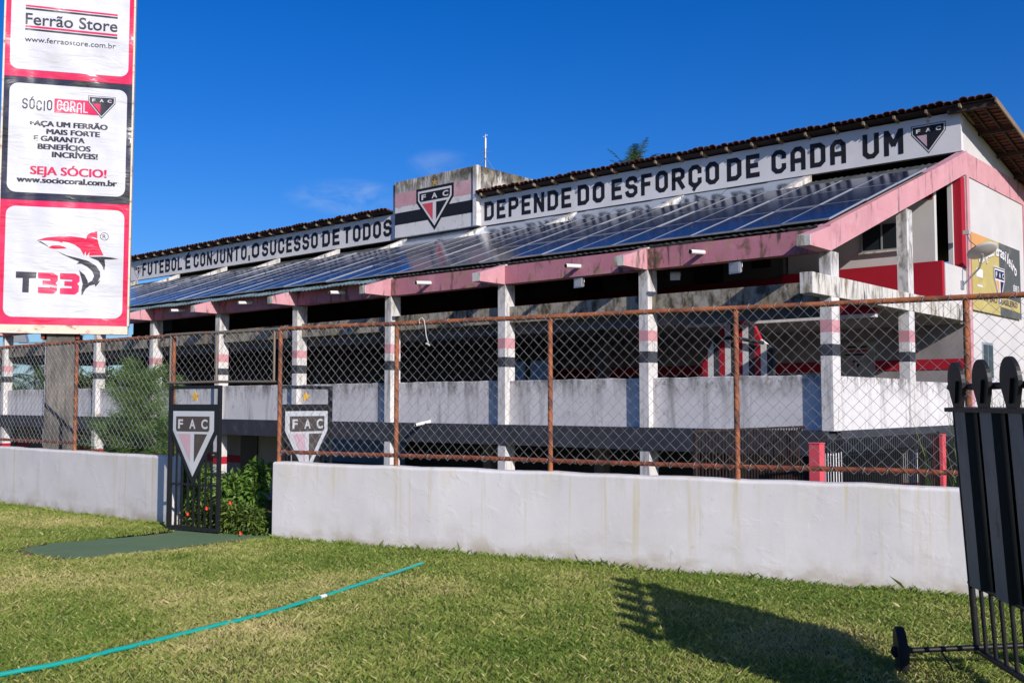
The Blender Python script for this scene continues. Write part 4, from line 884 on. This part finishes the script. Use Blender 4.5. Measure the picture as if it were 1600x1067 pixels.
# ------------------------------------------------------------------ fittings on and around the grandstand
def floodlight(x, s_, z, yaw, sc, label):
    q = bw(x, s_, z); o = thing('floodlight', label, 'floodlight', q, (0, 0, BROT + yaw), 'small floodlights under the pink eave')
    mb = MB(); mb.hull8([(xx * (1 if yy < 0 else .7) * sc, yy * sc, zz * (1 if yy < 0 else .7) * sc - .16 * sc) for zz in (-.13, .13) for yy in (-.06, .06) for xx in (-.17, .17)], 'alu'); mb.build('housing', o)
    mb = MB(); mb.box(-.14 * sc, .14 * sc, -.066 * sc, -.0605 * sc, -.26 * sc, -.06 * sc, 'lampglass'); mb.build('lens', o)
    mb = MB(); mb.tube([(-.18 * sc, 0, -.16 * sc), (-.18 * sc, 0, 0), (.18 * sc, 0, 0), (.18 * sc, 0, -.16 * sc)], .012, 'steel', 6); mb.build('bracket', o)
floodlight(-2.15, -.02, 4.90, R(-15), 1.0, 'largest silver floodlight under the pink eave of the right end bay')
floodlight(-4.15, .6, 4.88, R(25), .7, 'small tilted floodlight just right of the second column under the eave')
floodlight(-6.62, -.02, 4.90, R(-10), .95, 'silver floodlight under the eave left of the second column')
# satellite dish
q = bw(.02, 8.75, 4.95); o = thing('satellite_dish', 'grey satellite dish on a bent arm at the right corner of the grandstand', 'satellite dish', q, (0, 0, BROT))
mb = MB(); mb.box(.0, .03, -.12, .12, -.12, .12, 'steel'); mb.tube([(.03, 0, 0), (.2, -.05, .15), (.5, -.1, .42), (.62, -.12, .78)], .028, 'steel', 8); mb.build('arm', o)
mb = MB(); vs = []; c = Vector((.62, -.12, .82)); ax = Vector((-.35, .30, .86)).normalized(); e1 = ax.cross(Vector((0, 1, 0))).normalized(); e2 = ax.cross(e1)
for r in range(6):
    for k in range(20):
        th = 2 * math.pi * k / 20; rr = .41 * r / 5; vs.append(c + e1 * rr * math.cos(th) + e2 * rr * .9 * math.sin(th) + ax * (.55 * rr * rr))
mb.add(vs, [(r * 20 + k, r * 20 + (k + 1) % 20, (r + 1) * 20 + (k + 1) % 20, (r + 1) * 20 + k) for r in range(5) for k in range(20)], 'dish', True); d_ = mb.build('reflector', o); sm = d_.modifiers.new('thickness', 'SOLIDIFY'); sm.thickness = .012
mb = MB(); mb.tube([(.55, -.45, .98), (.36, -.40, 1.15), (.26, -.30, 1.38)], .014, 'steel', 6); mb.box(.18, .34, -.37, -.23, 1.35, 1.46, 'dish'); mb.build('feed_horn', o)
# champion banner on the side wall
BN = thing('wall_banner', 'yellow and dark banner with arched lettering and club crest on the side wall', 'banner', bw(.0, 9.52, 4.32), (0, 0, BROT + R(90)))
BWD, BH = 4.85, 2.22; fb = lambda a, b, d: (a, -d, b)
mb = MB(); mb.box(0, BWD, -.075, -.056, 0, BH, 'sgold')
mb.flat([(2.6, .0), (BWD, .0), (BWD, BH), (2.6, BH)], fb, .0765, 'sdark'); mb.flat([(0, BH * .78), (1.0, BH * .9), (1.5, BH), (0, BH)], fb, .0765, 'sorange'); mb.flat([(.1, .36), (4.7, .20), (4.7, .52), (.1, .66)], fb, .079, 'sgold'); mb.build('sheet', BN)
mb = MB(); word = 'Campeão Brasileiro'; n = len(word)
for i, ch in enumerate(word):
    if ch == ' ': continue
    k = i / (n - 1); a = .75 + 3.55 * k; b = 1.40 + .50 * math.sin(math.pi * (k * .9 + .05)); rot = math.cos(math.pi * (k * .9 + .05)) * .5
    v, f = text2d(ch, .02); hgt = .36; wdt = .09 if ch in 'il' else .25
    for mat_, gr, dd in (('signk', .04, .080), ('signw', 0, .083)):
        mb.add([fb(a + (p_ - .5) * (wdt + gr) * math.cos(rot) - (q_ - .3) * (hgt + gr) * math.sin(rot), b + (p_ - .5) * (wdt + gr) * math.sin(rot) + (q_ - .3) * (hgt + gr) * math.cos(rot), dd) for p_, q_ in v], f, mat_)
text(mb, 'SÉRIE D', fb, 4.0, 4.65, .86, 1.05, .080, 'signw', .02); text(mb, 'CAMPEÃO BRASILEIRO', fb, .5, 4.4, .34, .52, .083, 'navy', .02)
mb.box(.35, .95, -.082, -.078, .98, 1.22, 'signw'); mb.box(.42, .9, -.082, -.078, .70, .76, 'signw'); mb.build('lettering', BN)
mb = MB(); crest(mb, fb, 2.55, 1.45, 1.15, 1.18, ('signw', 'navy', 'signw', 'navy', 'sorange', 'navy', 'signw'), False, d0=.086); mb.build('crest', BN)
# antenna mast on the emblem block
q = bw(-19.3, 10.1, 11.28); o = thing('antenna_mast', 'thin grey antenna mast with guy wires on top of the emblem block', 'antenna', q)
mb = MB(); mb.tube([(0, 0, 0), (0, 0, 1.0)], .045, 'steel', 6); mb.tube([(0, 0, 1.0), (0, 0, 1.45)], .06, 'alu', 6); mb.tube([(0, 0, 1.45), (0, 0, 1.62)], .02, 'steel', 6); mb.build('mast', o)
mb = MB(); mb.tube([(-.2, .1, .85), (.2, -.1, .85)], .02, 'steel', 5); mb.tube([(-.1, 0, 1.5), (.1, .05, 1.6)], .012, 'steel', 5); mb.build('crossbar', o)
mb = MB()
for dx, dy in ((.5, .3), (-.5, .2), (.1, -.5)): mb.tube([(dx, dy, .0), (0, 0, .65)], .008, 'steel', 4)
mb.build('guy_wire', o)

# ------------------------------------------------------------------ railings and red posts by the lower right of the grandstand
def railing(label, a, b, z0, z1, step, name, mat, group=None, bar=.012):
    A_ = Vector(a); B_ = Vector(b); d = (B_ - A_).normalized(); Ln = (B_ - A_).length
    o = thing(name, label, 'railing', (a[0], a[1], z0), (0, 0, math.atan2(d.y, d.x)))
    mb = MB(); h = z1 - z0
    for z in (.15, h * .55, h - .02): mb.box(0, Ln, -.018, .018, z - .02, z + .02, mat)
    for x in (0, Ln): mb.box(x - .03, x + .03, -.03, .03, 0, h + .02, mat)
    mb.build('frame', o); mb = MB(); n = int(Ln / step)
    for i in range(1, n): x = Ln * i / n; mb.box(x - bar, x + bar, -bar, bar, .17, h - .04, mat)
    mb.build('bars', o); return o
railing('rusty brown railing screening the ground floor, left of the red post', (3.30, 18.3), (6.35, 21.9), ZG, 1.20, .125, 'steel_railing', 'railbrown')
def lp(x, s_): q = bw(x, s_); return (q.x, q.y)
railing('black railing between the two red posts beside the grandstand', lp(.83, -2.3), lp(.83, 4.1), ZG, 1.0, .12, 'steel_railing', 'gateblack')
railing('black railing beyond the second red post beside the grandstand', lp(.83, 4.35), lp(.83, 9.5), ZG, .9, .12, 'steel_railing', 'gateblack')
railing('white painted gate bars standing behind the black railing', lp(.3, -.9), lp(.3, -.2), ZG, .66, .13, 'gate_bars', 'signw', bar=.024)
for s_, lab in ((-2.5, 'thicker bright red post in front of the corner column'), (4.2, 'bright red post at the far end of the black railing')):
    q = bw(.83, s_, ZG); mb = MB(); mb.box(-.11, .11, -.11, .11, 0, .92 - ZG, 'redpost'); mb.box(-.12, .12, -.12, .12, .92 - ZG, .95 - ZG, 'redpost')
    ob = mb.build('red_post', loc=q, rot=(0, 0, BROT), bevel=.01); tag(ob, lab, 'post', 'red gate posts beside the grandstand')

# ------------------------------------------------------------------ plants
def leaf_cloud(name, centers, radii, n, size, mat, parent=None, droop=.3, asp=.45, shell=.55, tone_bias=0.0):
    cs = np.array(centers, float); rs = np.array(radii, float); wts = (rs[:, 0] * rs[:, 1] * rs[:, 2]) ** .67; wts /= wts.sum()
    ci = rng.choice(len(cs), n, p=wts); d = rng.normal(size=(n, 3)); d /= np.linalg.norm(d, axis=1)[:, None]
    rad = (shell + (1 - shell) * rng.random(n)) ** .8; rad = np.where(rng.random(n) < .25, rng.random(n), rad)
    P_ = cs[ci] + d * rs[ci] * rad[:, None]
    out = d + rng.normal(scale=.55, size=(n, 3)); out[:, 2] -= droop * .5; out /= np.linalg.norm(out, axis=1)[:, None]
    up = rng.normal(size=(n, 3)) * .5 + np.array([0, 0, 1.0]); side = np.cross(out, up); side /= np.linalg.norm(side, axis=1)[:, None] + 1e-9
    nrm = np.cross(side, out)
    s_ = size * rng.uniform(.6, 1.3, n)[:, None]; w_ = s_ * asp
    V = np.stack([P_, P_ + out * s_ * .5 + side * w_ * .5 + nrm * s_ * .08, P_ + out * s_ - nrm * s_ * droop * .4, P_ + out * s_ * .5 - side * w_ * .5 + nrm * s_ * .08], 1)
    ct = rng.random(len(cs))[ci]
    tone = np.clip(.25 + tone_bias + .35 * ct + rng.normal(0, .2, n), 0, 1)
    idx = np.arange(n)[:, None] * 4; F = np.concatenate([idx + np.array([[0, 1, 2]]), idx + np.array([[0, 2, 3]])])
    return tri_mesh(name, V.reshape(-1, 3), F, np.repeat(tone, 4), mat, parent)
def bush(label, x, y, z, w_, d_, h, n, size, mat, name='shrub', cat='shrub', nclump=14, group=None, stems=True, **kw):
    o = thing(name, label, cat, (x, y, z), (0, 0, 0), group)
    cs = []; rs = []
    for i in range(nclump):
        a = random.uniform(0, 2 * math.pi); r = math.sqrt(random.random()); zz = random.uniform(.30, .88) * h
        k = 1 - max(0, (zz / h - .55)) * 1.1
        cs.append((math.cos(a) * r * w_ * .38 * k, math.sin(a) * r * d_ * .38 * k, zz)); q = random.uniform(.16, .27); rs.append((w_ * q, d_ * q, h * q * .75))
    leaf_cloud('foliage', cs, rs, n, size, mat, o, **kw)
    if stems:
        mb = MB()
        for i in range(9):
            c_i = cs[i % len(cs)]; mb.tube([(c_i[0] * .25, c_i[1] * .25, 0), (c_i[0] * .55, c_i[1] * .6, c_i[2] * .5), c_i], [.018, .013, .006], 'bark', 5)
        mb.build('stem', o)
    return o
bush('tall leafy green shrub in the open gateway', -3.64, 13.78, -.02, .85, .50, .90, 1700, .10, 'shrub', droop=.6)
bush('leafy green shrub seen through the bars of the closed gate leaf', -4.50, 14.45, -.02, .8, .5, .82, 1300, .10, 'shrub', droop=.6)
hd = thing('hedge', 'low dense hedge with red flowers across the gateway', 'hedge', (-3.74, 13.40, 0), (0, 0, math.atan2(-.85, 1.45)))
cs = [(random.uniform(-.72, .72), random.uniform(-.08, .10), random.uniform(.06, .26)) for _ in range(30)]; leaf_cloud('foliage', cs, [(random.uniform(.12, .2), .14, random.uniform(.12, .18)) for _ in cs], 4200, .085, 'hedge', hd, droop=.4, asp=.3)
for k in range(4):
    cx, cy, cz = ((.52, -.25, .05), (-.1, -.24, .33), (-.45, -.24, .24), (.30, -.22, .42))[k]; mb = MB()
    for j in range(6):
        a = j * math.pi / 3; mb.add([(cx, cy, cz), (cx + .022 * math.cos(a), cy - .02, cz + .022 * math.sin(a)), (cx + .034 * math.cos(a + .5), cy - .03, cz + .034 * math.sin(a + .5)), (cx + .022 * math.cos(a + 1), cy - .02, cz + .022 * math.sin(a + 1))], [(0, 1, 2, 3)], 'flower')
    mb.build('flower', hd)
# feathery young tree behind the left fence
def feathery_tree(x, y, z, label):
    o = thing('feathery_tree', label, 'tree', (x, y, z)); H = 4.35
    mb = MB(); mb.tube([(0, 0, 0), (.03, .02, 1.5), (-.02, .05, 2.8), (.05, 0, 3.9)], [.06, .045, .03, .012], 'bark', 6); mb.build('trunk', o)
    mb = MB(); VV = []; TT = []
    for i in range(150):
        zz = .5 + 3.4 * random.random() ** 1.25; a = random.uniform(0, 2 * math.pi); ln = (1.35 - .26 * zz) * random.uniform(.35, 1.1) + .12; el = random.uniform(.25, .85)
        b = Vector((0, 0, zz)); d = Vector((math.cos(a) * math.cos(el), math.sin(a) * math.cos(el), math.sin(el))); tip = b + d * ln * 1.25
        mb.tube([b, b.lerp(tip, .5) + Vector((0, 0, -.04)), tip], [.012, .008, .003], 'bark', 4)
        bt = random.uniform(-.15, .15)
        for j in range(330):
            k = random.uniform(.12, 1); s_ = b.lerp(tip, k) + Vector((random.gauss(0, .07), random.gauss(0, .07), random.gauss(-.02, .06)))
            dd = (d + Vector((random.gauss(0, .7), random.gauss(0, .7), random.gauss(.1, .6)))).normalized(); l2 = random.uniform(.07, .19)
            e = s_ + dd * l2 + Vector((0, 0, -.06 * random.random())); sd_ = dd.cross(Vector((random.gauss(0, 1), random.gauss(0, 1), .3))).normalized() * .0048
            VV += [s_ - sd_, s_ + sd_, e]; t_ = min(1, max(0, .4 + bt + random.gauss(0, .2))); TT += [t_] * 3
    mb.build('branches', o); V = np.array([tuple(q) for q in VV]); F = np.arange(len(V)).reshape(-1, 3); tri_mesh('crown', V, F, np.array(TT), 'needle', o); return o
feathery_tree(-6.35, 17.3, ZG + .25, 'feathery young evergreen tree with fine needles behind the left fence')
# palms
def palm(x, y, z, h, label, nf=26, fl=2.6, name='palm_tree'):
    o = thing(name, label, 'palm tree', (x, y, z), (0, 0, random.uniform(0, 6))); bx = random.uniform(-.6, .6)
    mb = MB(); mb.tube([(0, 0, 0), (bx * .3, 0, h * .4), (bx * .8, 0, h * .8), (bx, 0, h)], [.2, .15, .13, .12], 'bark', 8); mb.build('trunk', o)
    VV = []; TT = []
    for i in range(nf):
        a = 2 * math.pi * i * .618; el = R(random.uniform(-25, 80)); p_ = Vector((bx, 0, h)); d = Vector((math.cos(a) * math.cos(el), math.sin(a) * math.cos(el), math.sin(el))); ln = fl * random.uniform(.8, 1.1); t0 = random.random() * .5
        prev = p_.copy(); steps = 16
        for j in range(steps):
            k = j / steps; d = (d + Vector((0, 0, -.055 - .06 * k))).normalized(); nxt = prev + d * ln / steps
            sd_ = d.cross(Vector((0, 0, 1))); sd_ = sd_.normalized() if sd_.length > .1 else Vector((1, 0, 0))
            ll = fl * .26 * math.sin(math.pi * min(1, k * .85 + .12))
            for sg in (-1, 1):
                for m_ in range(2):
                    b = prev.lerp(nxt, m_ * .5); tip = b + (sd_ * sg * .8 + d * .55 + Vector((0, 0, -.25 + .35 * (random.random() - .5)))) * ll; e = d * .035
                    VV += [b - e, b + e, tip]; TT += [min(1, t0 + random.random() * .5)] * 3
            VV += [prev - sd_ * .02, prev + sd_ * .02, nxt]; TT += [.3] * 3; prev = nxt
    V = np.array([tuple(q) for q in VV]); tri_mesh('fronds', V, np.arange(len(V)).reshape(-1, 3), np.array(TT), 'palm', o); return o
q = bw(-25.6, 30.0); palm(q.x, q.y, ZG, 17.0, 'palm crown peeking over the tiled roof above the slogan', fl=2.9, nf=60)
palm(-44.5, 88, ZG, 6.0, 'leftmost palm seen under the grandstand, beside the left edge', fl=3.4)
palm(-39.0, 84, ZG, 5.6, 'bushy palm seen between the first column and the sign post', fl=3.2)
palm(-48.5, 90, ZG, 12.5, 'tall far palm whose fronds hang under the pink eave at the left edge', fl=3.6)
palm(-35.8, 80, ZG, 6.8, 'far palm just right of the concrete sign post', fl=3.2)
def crown_tree(x, y, z, h, r, label, n=2600, size=.4):
    o = thing('broadleaf_tree', label, 'tree', (x, y, z)); mb = MB(); mb.tube([(0, 0, 0), (.1, 0, h * .35), (0, .1, h * .7)], [.2, .15, .06], 'bark', 7)
    cs = []
    for i in range(18):
        a = random.uniform(0, 6.28); rr = r * math.sqrt(random.random()) * .75; c = (rr * math.cos(a), rr * math.sin(a), h * random.uniform(.5, .9)); cs.append(c)
        if i < 7: mb.tube([(.05, 0, h * .35), (c[0] * .5, c[1] * .5, h * .5), c], [.08, .05, .02], 'bark', 5)
    mb.build('trunk', o); leaf_cloud('crown', cs, [(r * .32, r * .32, h * .13)] * 18, n, size, 'farleaf', o); return o
crown_tree(-33.4, 80, ZG, 6.6, 3.0, 'yellow green broadleaf tree right of the concrete sign post')
crown_tree(-30, 86, ZG, 5.8, 3.2, 'green broadleaf tree behind the third column from the left')
crown_tree(-52, 100, ZG, 5.5, 3.5, 'round green tree far off at the left edge under the grandstand')
# tufts of tall grass behind the fence on the right
def tuft(x, y, z, label, n=90, h=1.0):
    VV = []; TT = []
    for i in range(n):
        b = Vector((random.gauss(0, .24), random.gauss(0, .24), 0)); a = random.uniform(0, 6.28); l_ = h * random.uniform(.5, 1.1); lean = random.uniform(.03, .22)
        prev = b; sd_ = Vector((-math.sin(a), math.cos(a), 0)) * .012
        for j in range(1, 5):
            k = j / 4; nx_ = b + Vector((math.cos(a) * lean * l_ * k * k, math.sin(a) * lean * l_ * k * k, l_ * k - .25 * lean * l_ * k * k * k))
            VV += [prev - sd_, prev + sd_, nx_]; TT += [min(1, max(0, random.gauss(.45, .3)))] * 3; prev = nx_
    o = tri_mesh('grass_tuft', np.array([tuple(q) for q in VV]), np.arange(len(VV)).reshape(-1, 3), np.array(TT), 'farleaf'); o.location = (x, y, z); tag(o, label, 'plant', 'tall grasses behind the right fence'); return o
tuft(6.25, 13.6, ZG, 'wispy tall grass behind the fence, left of the first dummy head', 120, 3.9)
tuft(7.3, 14.4, ZG, 'reddish green tall grass between the first two dummy heads', 200, 4.1)
tuft(8.2, 14.9, ZG, 'tall grass behind the third dummy head at the right edge', 220, 4.2)
# distant stadium light mast
o = thing('light_mast', 'distant slim mast with two floodlight heads under the left eave', 'light mast', (-41.5, 88, ZG)); mb = MB(); mb.tube([(0, 0, 0), (0, 0, 9.0)], [.16, .09], 'concrete', 8); mb.build('pole', o)
mb = MB(); mb.tube([(-1.5, 0, 9.0), (1.5, 0, 9.0)], .06, 'steel', 6); mb.build('crossarm', o)
for x in (-1.4, 1.4):
    mb = MB(); mb.hull8([(x + a * (1 if c < 0 else .7), b * .25 - .1, 9.4 + c * .4) for c in (-1, 1) for b in (-1, 1) for a in (-.75, .75)], 'steel'); mb.build('lamp_head', o)
